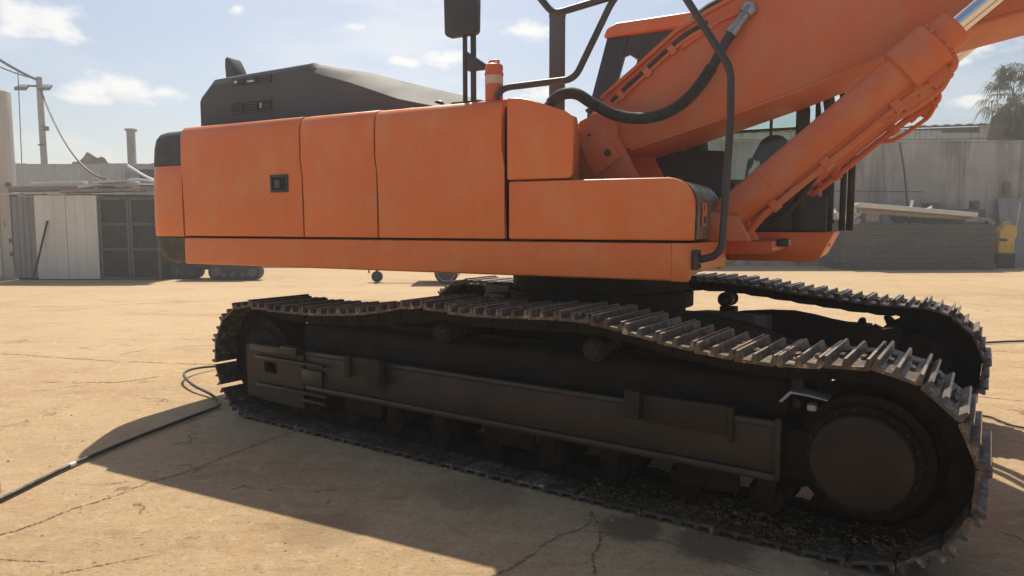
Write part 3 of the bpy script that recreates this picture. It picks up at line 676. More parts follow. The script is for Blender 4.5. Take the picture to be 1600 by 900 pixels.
def vent(x0, x1, z0, z1):
    e = MB(); e.box(x0, x1, yn - .004, yn + .002, z0, z1); e.build('vent_opening', 'dark_gap', hood)
    for k in range(4):
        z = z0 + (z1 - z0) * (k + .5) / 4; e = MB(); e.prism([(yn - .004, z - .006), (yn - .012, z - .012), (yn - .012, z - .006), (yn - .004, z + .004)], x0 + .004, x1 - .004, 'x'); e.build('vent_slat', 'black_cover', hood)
for k in range(3):
    vent(-5.17 + k * .165, -5.17 + k * .165 + .15, 2.835, 2.905); vent(-5.19 + k * .17, -5.19 + k * .17 + .155, 2.60, 2.69)
e = MB(); e.box(-5.14, -5.105, yn - .0125, yn - .0045, 2.865, 2.885); e.box(-4.975, -4.90, yn - .0125, yn - .0045, 2.86, 2.875); e.box(-4.83, -4.815, yn - .0125, yn - .0045, 2.63, 2.67)
e.build('vent_glint', 'white_rim', hood)  # white chips painted in for daylight showing through the vents
# ear-shaped exhaust outlet behind the hood
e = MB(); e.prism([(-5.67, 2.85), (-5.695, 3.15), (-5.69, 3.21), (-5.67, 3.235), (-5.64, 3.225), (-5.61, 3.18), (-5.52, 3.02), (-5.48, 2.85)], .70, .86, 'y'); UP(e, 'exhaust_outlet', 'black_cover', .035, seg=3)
for x, y in ((-3.9, .22), (-3.2, .25), (-3.05, .30), (-5.35, .2)):
    e = MB(); e.box(x - .05, x + .05, y, y + .08, 2.47, 2.495); UP(e, 'roof_clip', 'orange_edge', .006)
for x, y, z in ((-3.1, .5, 2.56), (-2.75, .45, 2.50)):
    e = MB(); e.tube(bez([(x - .07, y, 2.47), (x - .04, y, z), (x + .04, y, z), (x + .07, y, 2.47)], 5), .010, 8); UP(e, 'hood_handle', 'black_paint')

# ---------------- mirror, filler, exhaust stack, rails
mx, my = -2.66, .20
e = MB(); prof = []
for (cx, cz, a0) in ((.105, 3.50, 0), (-.105, 3.50, 90), (-.095, 2.985, 180), (.095, 2.985, 270)):
    for k in range(6): a = R(a0 + 18 * k); prof.append((mx - .025 + cx + .035 * math.cos(a), cz + .035 * math.sin(a)))
e.prism(prof, my - .05, my + .03, 'y'); mir = UP(e, 'mirror', 'black_paint', .012)
for x in (-.01, .055):
    e = MB(); e.box(mx + x - .013, mx + x + .013 + (.008 if x > 0 else 0), my - .015, my + .015, 2.47, 3.2); e.build('mirror_post', 'black_paint', mir, .004)
e = MB(); e.prism([(mx, 2.85), (mx + .16, 2.74), (mx + .16, 2.70), (mx + .02, 2.70)], my - .02, my + .02, 'y'); e.build('mirror_clamp', 'black_paint', mir, .006)
e = MB(); e.box(mx - .10, mx + .14, my - .05, my + .06, 2.463, 2.487); e.build('mirror_foot', 'black_paint', mir, .004)
fx, fy = -2.395, .13
e = MB(); e.lathe((fx, fy, 2.45), (fx, fy, 2.76), [(0, .062), (.18, .062), (.185, .066), (.20, .066), (.215, .060), (.235, .064), (.255, .060), (.262, .045), (.27, .04)], 28); fl = UP(e, 'filler_neck', 'orange_edge')
e = MB(); e.lathe((fx, fy, 2.575), (fx, fy, 2.64), [(0, .0628), (.065, .0628)], 28); e.build('filler_label', 'pale_label', fl)
e = MB(); e.tube(bez([(fx - .035, fy, 2.715), (fx - .03, fy, 2.735), (fx + .03, fy, 2.735), (fx + .035, fy, 2.715)], 4), .008, 8); e.build('filler_handle', 'orange_edge', fl)
sx_, sy_ = -2.39, 1.2
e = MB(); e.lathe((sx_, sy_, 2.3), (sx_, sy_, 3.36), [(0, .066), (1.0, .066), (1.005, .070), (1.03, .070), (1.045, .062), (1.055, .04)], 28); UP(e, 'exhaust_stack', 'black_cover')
ry = .12
e = MB(); e.tube(roundpath([(-2.31, .02, 2.47), (-2.32, ry, 2.545), (-1.79, ry, 2.555), (-1.535, ry, 3.02), (-1.50, ry, 3.05)], .07, 7), .0225, 12); hr = UP(e, 'handrail', 'black_paint')
e = MB(); e.tube(roundpath([(-2.12, ry, 3.20), (-1.945, ry, 2.985), (-1.50, ry, 3.045), (-1.13, ry, 3.055), (-.80, ry, 2.52), (-.795, ry, 2.2), (-.825, ry, 1.44), (-.92, ry - .03, 1.395), (-.955, ry - .04, 1.395)], .07, 7), .0225, 12)
e.build('front_rail', 'black_paint', hr)
e = MB(); e.box(-.976, -.945, .02, .11, 1.335, 1.455); e.cyl((-.945, .05, 1.43), (-.932, .05, 1.43), .012, 8); e.cyl((-.945, .05, 1.36), (-.932, .05, 1.36), .012, 8); e.build('rail_bracket', 'black_paint', hr, .004)

# ---------------- boom
y0b, y1b = .96, 1.64
lower = [(-2.05, 2.20), (-1.68, 2.185), (-1.1, 2.345), (-.5, 2.525), (.12, 2.745), (.52, 2.835), (.95, 2.92), (1.6, 3.06), (2.6, 3.12), (4.0, 2.75)]
upper = [(-2.08, 2.38), (-1.90, 2.56), (-1.62, 2.77), (-1.34, 2.985), (-1.12, 3.09), (-.90, 3.18), (-.4, 3.36), (.4, 3.60), (1.4, 3.82), (2.6, 3.80), (4.1, 3.25)]
boom = UP(MB().prism(lower + upper[::-1], y0b, y1b, 'y'), 'boom', 'orange_boom', .004)
def strip(line, ya, yb, t, up):
    m = MB(); out = []; n = len(line)
    for i, (x, z) in enumerate(line):
        a = Vector(line[max(i - 1, 0)]); b = Vector(line[min(i + 1, n - 1)]); d_ = (b - a).normalized(); nn = Vector((-d_.y, d_.x)) * up
        out.append((Vector((x, z)) + nn * .0015, Vector((x, z)) + nn * t))
    poly = [p[0] for p in out] + [p[1] for p in reversed(out)]
    return m.prism([(p.x, p.y) for p in poly], ya, yb, 'y')
strip(upper[1:], y0b - .03, y1b + .03, .028, 1).build('top_flange', 'orange_edge', boom, .004)
strip(lower[1:], y0b - .012, y1b + .012, .022, -1).build('bottom_flange', 'orange_boom', boom, .003)
# boom pivot boss, tower plates and key-shaped cover
def disc(cx, cz, r, n=24): return [(cx + r * math.cos(2 * math.pi * k / n), cz + r * math.sin(2 * math.pi * k / n)) for k in range(n)]
tower = [(-2.12, 1.50), (-2.12, 2.28), (-2.06, 2.40), (-1.96, 2.44), (-1.86, 2.42), (-1.79, 2.34), (-1.60, 1.98), (-1.42, 1.50)]
for ya in (.88, 1.66): UP(MB().prism(tower, ya, ya + .06, 'y'), 'boom_tower', 'orange_boom', .008)
px_, pz_ = -1.945, 2.285; kx_, kz_ = -1.80, 2.035
key = []
for k in range(15): a = R(-15 + 210 * k / 14); key.append((px_ + .125 * math.cos(a), pz_ + .125 * math.sin(a)))
key += [(kx_ - .16, kz_ - .0), (kx_ - .125, kz_ - .075), (kx_ + .075, kz_ + .075)]
cov = UP(MB().prism(key, .845, .879, 'y'), 'pin_cover', 'orange_boom', .008)
for x, z, r in ((px_ - .02, pz_, .012), (-1.815, 2.145, .028)):
    e = MB(); e.cyl((x, .832, z), (x, .846, z), r, 8); e.build('cover_bolt', 'bolt_steel', cov)
e = MB(); e.prism(disc(px_ + .05, pz_ + .02, .15), .858, .8795, 'y'); UP(e, 'pivot_boss', 'orange_boom', .006)
d = MB(); d.box(-2.1, -1.0, .95, 1.65, 1.50, 1.60); UP(d, 'center_frame', 'orange_boom', .01)
# front frame nose with lit upper edge, work lamp
d = MB(); d.prism([(-1.0, 1.405), (-.66, 1.405), (-.62, 1.43), (-.62, 1.495), (-1.0, 1.495)], .80, 1.80, 'y'); UP(d, 'frame_step', 'orange_edge', .006)
d = MB(); d.box(-.615, -.54, 1.0, 1.09, 1.455, 1.51); wl = UP(d, 'work_lamp', 'black_paint', .008)
d = MB(); d.box(-.5395, -.535, 1.01, 1.08, 1.463, 1.502); d.build('lamp_lens', 'steel_fit', wl)
d = MB(); d.prism([(-1.1, 1.50), (-.72, 1.50), (-.80, 1.66), (-1.1, 1.72)], .83, .90, 'y'); UP(d, 'cylinder_bracket', 'orange_boom', .008)
d = MB(); d.prism([(-1.1, 1.50), (-.72, 1.50), (-.80, 1.66), (-1.1, 1.72)], .50, .56, 'y'); UP(d, 'cylinder_bracket', 'orange_boom', .008)

def boom_cylinder(yc):
    A = Vector((-1.00, yc, 1.585)); B = Vector((.85, yc, 3.175)); dr = (B - A).normalized(); L = (B - A).length
    nrm = Vector((dr.z, 0, -dr.x))          # towards the underside
    e = MB(); e.lathe(A, B, [(.04, .06), (.06, .105), (.10, .118), (.46, .118), (.462, .122), (.50, .122), (.502, .118), (1.42, .118), (1.425, .124), (1.44, .148), (1.45, .150), (1.60, .150), (1.61, .146), (1.62, .150), (1.665, .150), (1.68, .118), (1.685, .112), (1.79, .112), (1.80, .105), (1.80, .06)], 40)
    cy = UP(e, 'boom_cylinder', 'orange_boom', smooth=30)
    e = MB(); e.cyl(A + Vector((0, -.09, 0)), A + Vector((0, .09, 0)), .115, 28); e.build('cylinder_eye', 'orange_boom', cy)
    e = MB(); e.cyl(A + dr * 1.79, B, .058, 28); e.build('piston_rod', 'chrome', cy)
    e = MB(); e.cyl(B + Vector((0, -.08, 0)), B + Vector((0, .08, 0)), .12, 28); e.build('rod_eye', 'orange_boom', cy)
    e = MB()
    for k in range(14):
        a = 2 * math.pi * k / 14; u = Vector((0, 1, 0)); w = nrm
        c_ = A + dr * 1.665 + (u * math.cos(a) + w * math.sin(a)) * .132; e.cyl(c_, c_ + dr * .028, .010, 6)
    e.build('gland_bolts', 'orange_boom', cy)
    # oil pipe on the underside, clamps and port
    o1 = .150
    P = [A + dr * .16 + nrm * (o1 + .03), A + dr * .30 + nrm * o1, A + dr * 1.40 + nrm * o1, A + dr * 1.50 + nrm * (o1 + .02), A + dr * 1.60 + nrm * (o1 + .035), A + dr * 1.66 + nrm * (o1 + .02), A + dr * 1.68 + nrm * (o1 - .04)]
    P2 = [p + Vector((0, -.02, 0)) for p in P]
    e = MB(); e.tube(roundpath([tuple(p) for p in P2], .03, 5), .024, 12); e.build('oil_pipe', 'orange_boom', cy)
    P3 = [A + dr * 1.18 + nrm * (.15), A + dr * 1.24 + nrm * .205, A + dr * 1.34 + nrm * .225, A + dr * 1.52 + nrm * .235, A + dr * 1.60 + nrm * .20, A + dr * 1.60 + nrm * .13]
    e = MB(); e.tube(roundpath([tuple(p + Vector((0, -.03, 0))) for p in P3], .03, 5), .016, 10); e.build('oil_pipe', 'orange_boom', cy)
    for t in (.40, .80, 1.30):
        c_ = A + dr * t + nrm * .128; e = MB()
        vs_ = [c_ + dr * a + nrm * b + Vector((0, y_, 0)) for a in (-.03, .03) for b in (-.02, .055) for y_ in (-.05, .03)]
        e.add(vs_, [(0, 1, 3, 2), (4, 6, 7, 5), (0, 4, 5, 1), (2, 3, 7, 6), (0, 2, 6, 4), (1, 5, 7, 3)]); e.build('pipe_clamp', 'orange_boom', cy, .006)
    for t0, t1, h in ((1.50, 1.62, .075), (1.42, 1.47, .05)):
        e = MB(); c_ = A + nrm * .14
        vs_ = [c_ + dr * a + nrm * b + Vector((0, y_, 0)) for a in (t0, t1) for b in (-.02, h) for y_ in (-.04, .04)]
        e.add(vs_, [(0, 1, 3, 2), (4, 6, 7, 5), (0, 4, 5, 1), (2, 3, 7, 6), (0, 2, 6, 4), (1, 5, 7, 3)]); e.build('port_block', 'orange_boom', cy, .008)
    return cy
boom_cylinder(.70)
boom_cylinder(1.90)
# hoses at the foot of the cylinders
for k, (yy, pts) in enumerate(((.95, [(-.95, 1.62), (-.72, 1.72), (-.52, 1.92), (-.40, 2.05)]), (1.05, [(-.9, 1.58), (-.62, 1.66), (-.45, 1.84), (-.36, 2.0)]), (1.15, [(-.95, 1.6), (-.66, 1.78), (-.50, 1.98), (-.34, 2.12)]))):
    e = MB(); e.tube(bez([(x, yy, z) for x, z in pts], 8), .022, 10); UP(e, 'hydraulic_hose', 'rubber')
    e = MB(); a = Vector((pts[-1][0], yy, pts[-1][1])); e.cyl(a, a + Vector((.04, 0, .05)), .028, 10); UP(e, 'hose_fitting', 'steel_fit')
# big ribbed hose looping from the tank to the boom side
hp_ = bez([(-2.28, .75, 2.50), (-2.16, .72, 2.575), (-2.02, .70, 2.575), (-1.88, .70, 2.49), (-1.70, .71, 2.395), (-1.50, .73, 2.365), (-1.33, .76, 2.405), (-1.18, .80, 2.52), (-1.06, .84, 2.70), (-.97, .88, 2.88), (-.88, .92, 3.02)], 12)
e = MB(); e.tube(hp_, .034, 14); bh = UP(e, 'ribbed_hose', 'rubber')
for i in range(4, 96, 1):
    a, b = hp_[i], hp_[i + 1]; t = (b - a).normalized(); c_ = (a + b) / 2
    e = MB(); e.lathe(c_ - t * .006, c_ + t * .006, [(0, .034), (.002, .043), (.009, .043), (.012, .034)], 14); e.build('hose_ring', 'rubber', bh)
e = MB(); a = hp_[-1]; t = (hp_[-1] - hp_[-2]).normalized(); e.lathe(a - t * .13, a + t * .1, [(0, .044), (.07, .044), (.075, .038), (.16, .038), (.165, .05), (.215, .05), (.22, .03)], 12); e.build('hose_end', 'steel_fit', bh)
e = MB(); e.lathe(a + t * .07 + Vector((0, -.03, 0)), a + t * .07 + Vector((0, .06, 0)), [(0, .055), (.02, .06), (.09, .06)], 6); e.build('hose_flange', 'steel_fit', bh)
# pipes and thin hoses along the upper edge of the boom
for k, (off, yy, r) in enumerate(((.05, y0b - .02, .013), (.085, y0b - .018, .012), (.025, y0b + .2, .016), (.04, y0b + .3, .016))):
    s_ = -1 if k < 2 else 1
    ln = [(-1.86, 2.58), (-1.62, 2.77), (-1.34, 2.985), (-1.15, 3.075)] if k < 2 else [(-2.1, 2.5), (-1.92, 2.60), (-1.62, 2.80), (-1.34, 3.01), (-.95, 3.2)]
    e = MB(); e.tube(bez([(x + .6 * off * (1 if s_ < 0 else -1), yy, z - .75 * off * (1 if s_ < 0 else -1)) for x, z in ln], 6), r, 8); UP(e, 'boom_pipe', 'rubber' if k != 1 else 'orange_boom')
for x, z in ((-1.80, 2.615), (-1.60, 2.765), (-1.42, 2.905)):
    e = MB(); u_ = Vector((.79, 0, .61)); v_ = Vector((.61, 0, -.79)); c_ = Vector((x + .05, y0b, z - .035)); e.add([c_ + u_ * a + v_ * b + Vector((0, y_, 0)) for a in (-.025, .025) for b in (-.035, .035) for y_ in (-.034, -.003)], [(0, 1, 3, 2), (4, 6, 7, 5), (0, 4, 5, 1), (2, 3, 7, 6), (0, 2, 6, 4), (1, 5, 7, 3)]); UP(e, 'pipe_clamp', 'orange_boom', .005)
e = MB(); e.prism([(-1.30, 2.92), (-.98, 3.09), (-.80, 3.13), (-.84, 3.07), (-1.02, 3.03), (-1.30, 2.86)], y0b - .022, y0b - .002, 'y'); UP(e, 'pipe_guard', 'orange_edge', .004)
e = MB(); e.tube(bez([(-1.55, y0b + .35, 2.95), (-1.2, y0b + .35, 3.24), (-.8, y0b + .35, 3.36)], 10), .03, 10); UP(e, 'boom_hose', 'rubber')

# ---------------- cab
yc0, yc1 = 1.80, 2.78
base = [(-2.32, 1.315), (-.46, 1.315), (-.39, 1.345), (-.29, 1.552), (-2.32, 1.552)]
cab = UP(MB().prism(base, yc0, yc1, 'y'), 'cab', 'orange', .012)
d = MB(); d.box(-.36, -.333, yc0 + .2, yc0 + .26, 1.44, 1.5); d.build('base_slot', 'dark_gap', cab)
d = MB(); d.prism([(-2.40, 1.555), (-2.36, 2.60), (-2.175, 3.26), (-1.98, 3.26), (-2.17, 2.60), (-2.2, 1.555)], yc0, yc0 + .09, 'y'); d.build('rear_pillar', 'black_paint', cab, .01)
d = MB(); d.prism([(-2.40, 1.555), (-2.36, 2.60), (-2.175, 3.26), (-1.98, 3.26), (-2.17, 2.60), (-2.2, 1.555)], yc1 - .09, yc1, 'y'); d.build('rear_pillar', 'black_paint', cab, .01)
d = MB(); d.box(-2.38, -.35, yc0 + .005, yc0 + .05, 1.556, 1.83); d.build('side_panel_lower', 'black_paint', cab, .006)
d = MB(); d.prism([(-2.3, 1.835), (-1.05, 1.835), (-1.15, 2.22), (-2.3, 2.30)], yc0 + .01, yc0 + .05, 'y'); d.build('rear_side_panel', 'black_paint', cab, .006)
d = MB(); d.prism([(-2.06, 3.26), (-2.12, 3.05), (-1.98, 3.09), (-1.85, 3.02), (-1.72, 2.95), (-1.6, 2.92), (-.6, 2.92), (-.6, 3.26)], yc0 + .02, yc0 + .06, 'y'); d.build('header_panel', 'black_paint', cab)
rp = [(-2.205, 3.245), (-2.17, 3.325), (-2.08, 3.36), (-.75, 3.375), (-.55, 3.33), (-.45, 3.26)]
d = MB().prism(rp, yc0 - .04, yc1 + .04, 'y'); rf = d.build('cab_roof', 'orange', cab, .025, seg=3)
d = MB(); d.box(-2.0, -1.98, yc0 + .3, yc0 + .33, 3.355, 3.395); d.build('roof_stud', 'black_paint', rf)
for (x0, x1, ya) in ((-.60, -.50, yc0), (-.42, -.33, yc0 + .45), (-.30, -.25, yc1 - .15), (-.245, -.185, yc1 - .07)):
    d = MB(); d.prism([(x0, 1.556), (x1, 1.556), (x1 - .0, 2.5), (x1 - .12, 3.31), (x0 - .12, 3.31), (x0, 2.5)], ya, ya + .06, 'y'); d.build('front_pillar', 'black_paint', cab, .006)
for (x0, x1, ya, z1) in ((-.475, -.45, yc0 + .2, 3.0), (-.385, -.365, yc0 + .1, 2.9)):
    d = MB(); d.box(x0, x1, ya, ya + .02, 1.556, z1); d.build('guard_bar', 'black_paint', cab)
for z in (1.62, 2.35):
    d = MB(); d.box(-.50, -.30, yc0 + .06, yc1 - .08, z, z + .03); d.build('guard_rail', 'black_paint', cab)
d = MB(); d.box(-2.1, -.4, yc1 - .03, yc1 - .005, 2.475, 2.50); d.build('window_bar', 'black_paint', cab)
d = MB(); d.box(-.92, -.895, yc1 - .032, yc1 - .006, 1.84, 3.28); d.build('window_bar', 'black_paint', cab)
d = MB(); d.box(-2.38, -.35, yc1 - .05, yc1 - .004, 1.556, 1.86); d.build('door_panel', 'black_paint', cab, .006)
d = MB(); d.box(-2.3, -.4, yc0 + .06, yc1 - .06, 1.553, 1.60); d.build('cab_floor', 'black_paint', cab)
d = MB(); d.box(-2.20, -.55, yc0 + .056, yc0 + .060, 1.84, 2.93); d.build('side_window', 'cab_glass', cab)
d = MB(); d.box(-2.10, -.45, yc1 - .060, yc1 - .056, 1.87, 3.28); d.build('door_window', 'cab_glass', cab)
d = MB(); d.prism([(-.44, 1.66), (-.436, 1.66), (-.436, 2.5), (-.536, 3.28), (-.54, 3.28), (-.44, 2.5)], yc0 + .06, yc1 - .07, 'y'); d.build('windscreen', 'cab_glass', cab)
d = MB(); d.box(-2.34, -2.30, yc0 + .1, yc1 - .1, 1.6, 2.75); d.build('rear_panel', 'black_paint', cab)
# seat
d = MB(); d.box(-1.5, -.98, 2.08, 2.55, 1.86, 2.0); st_ = d.build('seat', 'seat_fabric', cab, .04, seg=3)
d = MB(); d.prism([(-1.50, 1.98), (-1.38, 1.98), (-1.46, 2.60), (-1.58, 2.60)], 2.10, 2.53, 'y'); d.build('seat_back', 'seat_fabric', st_, .03, seg=3)
d = MB(); d.prism([(-.99, 2.17), (-.74, 2.17), (-.70, 2.24), (-.71, 2.34), (-.76, 2.37), (-.85, 2.37), (-.91, 2.33)], 2.15, 2.4, 'y'); d.build('monitor', 'seat_fabric', cab, .03, seg=3)
d = MB(); d.box(-.92, -.80, 2.2, 2.3, 1.60, 2.18); d.build('console', 'seat_fabric', cab, .01)
d = MB(); d.tube([(-1.0, 2.0, 1.95), (-.99, 2.0, 2.06), (-.97, 2.0, 2.1)], .012, 8); d.lathe((-.98, 2.0, 2.08), (-.955, 2.0, 2.17), [(0, .018), (.04, .026), (.08, .022), (.092, .008)], 10); d.build('joystick', 'seat_fabric', cab)

# ================================================================== HOSES ON THE GROUND
e = MB(); P = bez([(-3.05, 3.3, .02), (-2.97, 3.96, .02), (-2.93, 4.5, .02), (-2.83, 5.09, .02), (-2.68, 5.70, .02), (-2.60, 6.12, .02), (-2.80, 6.45, .03), (-3.12, 6.76, .06), (-3.38, 7.15, .08), (-3.42, 7.55, .06), (-3.15, 7.95, .02), (-2.6, 8.3, .02)], 10)
e.tube(P, .0135, 10); hz = tag(e.build('rubber_hose', 'rubber'), 'long black rubber hose lying across the concrete and looping behind the left track end', 'hose')
e = MB(); a = P[21]; t = (P[22] - P[21]).normalized(); e.lathe(a - t * .025, a + t * .025, [(0, .0148), (.05, .0148)], 10); e.build('hose_tape', 'white_rim', hz)
e = MB(); e.tube(bez([(3.5, 6.05, .014), (3.95, 5.79, .014), (3.99, 5.62, .014), (4.05, 5.42, .014), (4.6, 4.9, .014)], 8), .009, 8); tag(e.build('power_cord', 'rubber'), 'thin black cord on shaded concrete right of the near track', 'cord')
e = MB(); e.tube(bez([(5.6, 9.2, .022), (6.59, 9.5, .022), (7.06, 9.6, .022), (8.6, 9.9, .022)], 8), .014, 8); tag(e.build('power_cord', 'rubber'), 'dark cord on sunlit concrete beyond the far track', 'cord')

# ================================================================== BACKGROUND LEFT
SH = 20.9
shed = empty('storage_shed', (-12.6, SH, 0)); tag(shed, 'low flat roofed store with white sheet doors and dark mesh cage front', 'shed')
def S(mb, name, mat, bevel=0., **k):
    mb.v = [(x + 12.6, y - SH, z) for x, y, z in mb.v]; return mb.build(name, mat, shed, bevel, **k)
S(MB().box(-14.75, -10.42, SH + .1, SH + 2.5, .0, 2.42), 'shed_box', 'cage_dark')
for k in range(4): S(MB().box(-14.75 + k * .17, -14.75 + k * .17 + .155, SH - .02, SH + .06, .06, 2.46), 'grey_sheet', 'grey_panel', .008)
for x0, x1 in ((-14.05, -13.14), (-13.125, -12.22)):
    p = S(MB().box(x0, x1, SH - .08, SH + .0, .03, 2.5), 'white_door', 'white_panel', .012)
    for q in (.3, .62):
        MB().box(x0 + 12.6 + (x1 - x0) * q, x0 + 12.6 + (x1 - x0) * q + .012, -.092, -.081, .05, 2.48).build('door_rib', 'white_panel', p)
for (x0, x1) in ((-12.18, -11.30), (-11.28, -10.42)):
    fr_ = MB()
    for a, b in ((x0, x0 + .07), (x1 - .07, x1)): fr_.box(a, b, SH - .05, SH + .02, .02, 2.44)
    for z in (.02, .88, 1.62, 2.36): fr_.box(x0 + .0705, x1 - .0705, SH - .045, SH + .015, z, z + .07)
    S(fr_, 'cage_frame', 'cage_steel')
    w = MB()
    for k in range(1, 12): xx = x0 + (x1 - x0) * k / 12; w.box(xx - .003, xx + .003, SH - .005, SH + .001, .09, 2.36)
    for k in range(1, 26): zz = .09 + 2.27 * k / 26; w.box(x0 + .071, x1 - .071, SH + .0012, SH + .006, zz - .003, zz + .003)
    S(w, 'cage_mesh', 'cage_steel', smooth=0)
for k in range(7): S(MB().box(-14.9 + k * .66, -15.0 + k * .66 + .655, SH - .22, SH + 2.6, 2.505 + rnd.uniform(0, .02), 2.535 + rnd.uniform(0, .02)), 'roof_sheet', 'galvanised')
# junk on the shed roof
def board(p0, p1, w, t, mat, name, label, cat, zrot=0):
    p0, p1 = Vector(p0), Vector(p1); d_ = (p1 - p0).normalized(); sd = d_.cross(Vector((0, 0, 1))).normalized(); up = sd.cross(d_).normalized(); e = MB()
    e.add([p + sd * a * w / 2 + up * b * t / 2 for p in (p0, p1) for a in (-1, 1) for b in (-1, 1)], [(0, 1, 3, 2), (4, 6, 7, 5), (0, 4, 5, 1), (2, 3, 7, 6), (0, 2, 6, 4), (1, 5, 7, 3)])
    return tag(e.build(name, mat, None, t * .12), label, cat)
board((-14.8, SH + .1, 2.68), (-13.0, SH + .2, 2.72), .35, .16, 'old_wood', 'plank', 'thick weathered plank on the left end of the shed roof', 'plank')
board((-14.4, SH + .5, 2.83), (-12.9, SH + .55, 2.88), .4, .12, 'pale_board', 'plank', 'pale board stacked on the thick plank on the shed roof', 'plank')
board((-13.2, SH + .05, 2.60), (-10.9, SH + .15, 2.67), .5, .09, 'old_wood', 'plank', 'long grey plank lying flat above the mesh cage', 'plank')
board((-12.9, SH + .7, 2.72), (-11.5, SH + .8, 2.74), .5, .06, 'roof_sheet', 'metal_sheet', 'dark metal sheet behind the long plank on the shed roof', 'sheet')
board((-12.35, SH + .3, 2.86), (-11.3, SH + .4, 2.93), .75, .03, 'pale_board', 'panel', 'cream panel lying tilted on the shed roof junk', 'panel')
board((-11.4, SH + .35, 2.87), (-10.2, SH + .5, 2.84), .6, .03, 'galvanised', 'panel', 'pale grey panel beside the bent white pipe', 'panel')
for (pts, lb) in (([(-12.4, SH + .2, 2.72), (-11.6, SH + .3, 2.86), (-11.45, SH + .3, 2.96), (-11.2, SH + .35, 2.99), (-10.6, SH + .4, 2.9)], 'bent white pipe lying on the shed roof junk'), ([(-11.6, SH + .6, 3.42), (-11.05, SH + .5, 3.1), (-10.6, SH + .5, 2.9)], 'straight white pipe slanting down onto the shed roof')):
    e = MB(); e.tube(bez(pts, 5), .035, 8); tag(e.build('white_pipe', 'white_rim'), lb, 'pipe')
e = MB(); e.tube(bez([(-13.6, SH + .0, 2.62), (-12.9, SH - .05, 2.66), (-12.2, SH, 2.75), (-11.7, SH - .1, 2.74), (-11.5, SH - .1, 2.66)], 8), .018, 6); tag(e.build('loose_wire', 'cable'), 'dark wire trailing along the shed roof edge', 'wire')
board((-13.95, SH - .45, .02), (-13.65, SH - .12, 1.75), .05, .05, 'cage_dark', 'steel_bar', 'dark bar leaning against the white shed doors', 'bar')
# gate column
gc = MB(); X0 = -16.2
gc.box(-16.3, -14.88, 21.0, 21.35, 0, 5.55)
col_ = tag(gc.build('gate_column', 'column_plaster', None, .02), 'tall stained plaster gate column at the left edge', 'column')
for z in (.7, 1.1, 2.75): MB().box(-14.95, -14.80, 20.955, 20.999, z, z + .12).build('hinge', 'cage_steel', col_)
MB().box(-15.35, -15.20, 20.93, 20.998, 0, 5.3).build('column_strip', 'pale_board', col_, .01)
for k in range(4): MB().box(-15.9, -15.36, 20.95, 20.998, .1 + k * .34, .40 + k * .34).build('gate_board', 'grey_panel', col_, .008)
tag(MB().box(-15.25, -15.0, 20.4, 20.6, 0, .12).build('timber_block', 'old_wood', None, .015), 'small timber block on the ground before the gate column', 'block')
# corrugated fence behind the shed
def corrugated(x0, x1, y, z0, z1, mat, parent, name, pitch=.11, amp=.022, yaw=0):
    n_ = int((x1 - x0) / pitch * 4); vs_ = []; fs = []
    for i in range(n_ + 1):
        x = x0 + (x1 - x0) * i / n_; yy = y + amp * math.sin(2 * math.pi * i / 4)
        vs_ += [(x, yy, z0), (x, yy, z1), (x, yy + .006, z1), (x, yy + .006, z0)]
    for i in range(n_):
        for k in range(4): fs.append((i * 4 + k, i * 4 + (k + 1) % 4, i * 4 + 4 + (k + 1) % 4, i * 4 + 4 + k))
    fs += [(0, 3, 2, 1), tuple(n_ * 4 + k for k in range(4))]
    return MB().add(vs_, fs).build(name, mat, parent, smooth=60)
cf = empty('corrugated_fence', (-12, 30, 0)); tag(cf, 'pale corrugated metal fence behind the shed', 'fence')
x = -20.
for k in range(29):
    corrugated(x, x + 1.06, rnd.uniform(-.01, .01), .02, 4.22 + rnd.uniform(-.03, .03), 'galvanised', cf, 'fence_sheet'); x += 1.05
for k in range(4): MB().box(-4.2 + k * .0 + k * 1.05, -3.2 + k * 1.05, -.20, -.15, 3.0 + .06 * k, 3.9 - .03 * k).build('patch_sheet', 'roof_sheet' if k > 2 else 'grey_panel', cf)
tag(MB().box(-15.2, -11.6, 29.0, 29.1, 3.2, 3.9).build('dark_tarp', 'cage_dark', None, .02), 'dark sheeting fixed high beside the corrugated fence', 'sheeting')
# earth pile beyond the fence
ep = MB(); n_ = 26
vs_ = [(-22.3 + 4.4 * i / n_, 34 + 3.2 * (j / 10 - .5), max(0, (5.1 + .12 * rnd.uniform(-1, 1)) * (1 - abs(j / 10 - .5) * 1.6) * (1 - abs(i / n_ - .5) * .5))) for j in range(11) for i in range(n_ + 1)]
ep.add(vs_, [(j * (n_ + 1) + i, j * (n_ + 1) + i + 1, (j + 1) * (n_ + 1) + i + 1, (j + 1) * (n_ + 1) + i) for j in range(10) for i in range(n_)])
tag(ep.build('earth_heap', 'earth', smooth=0), 'brown heap of earth showing above the corrugated fence', 'heap')
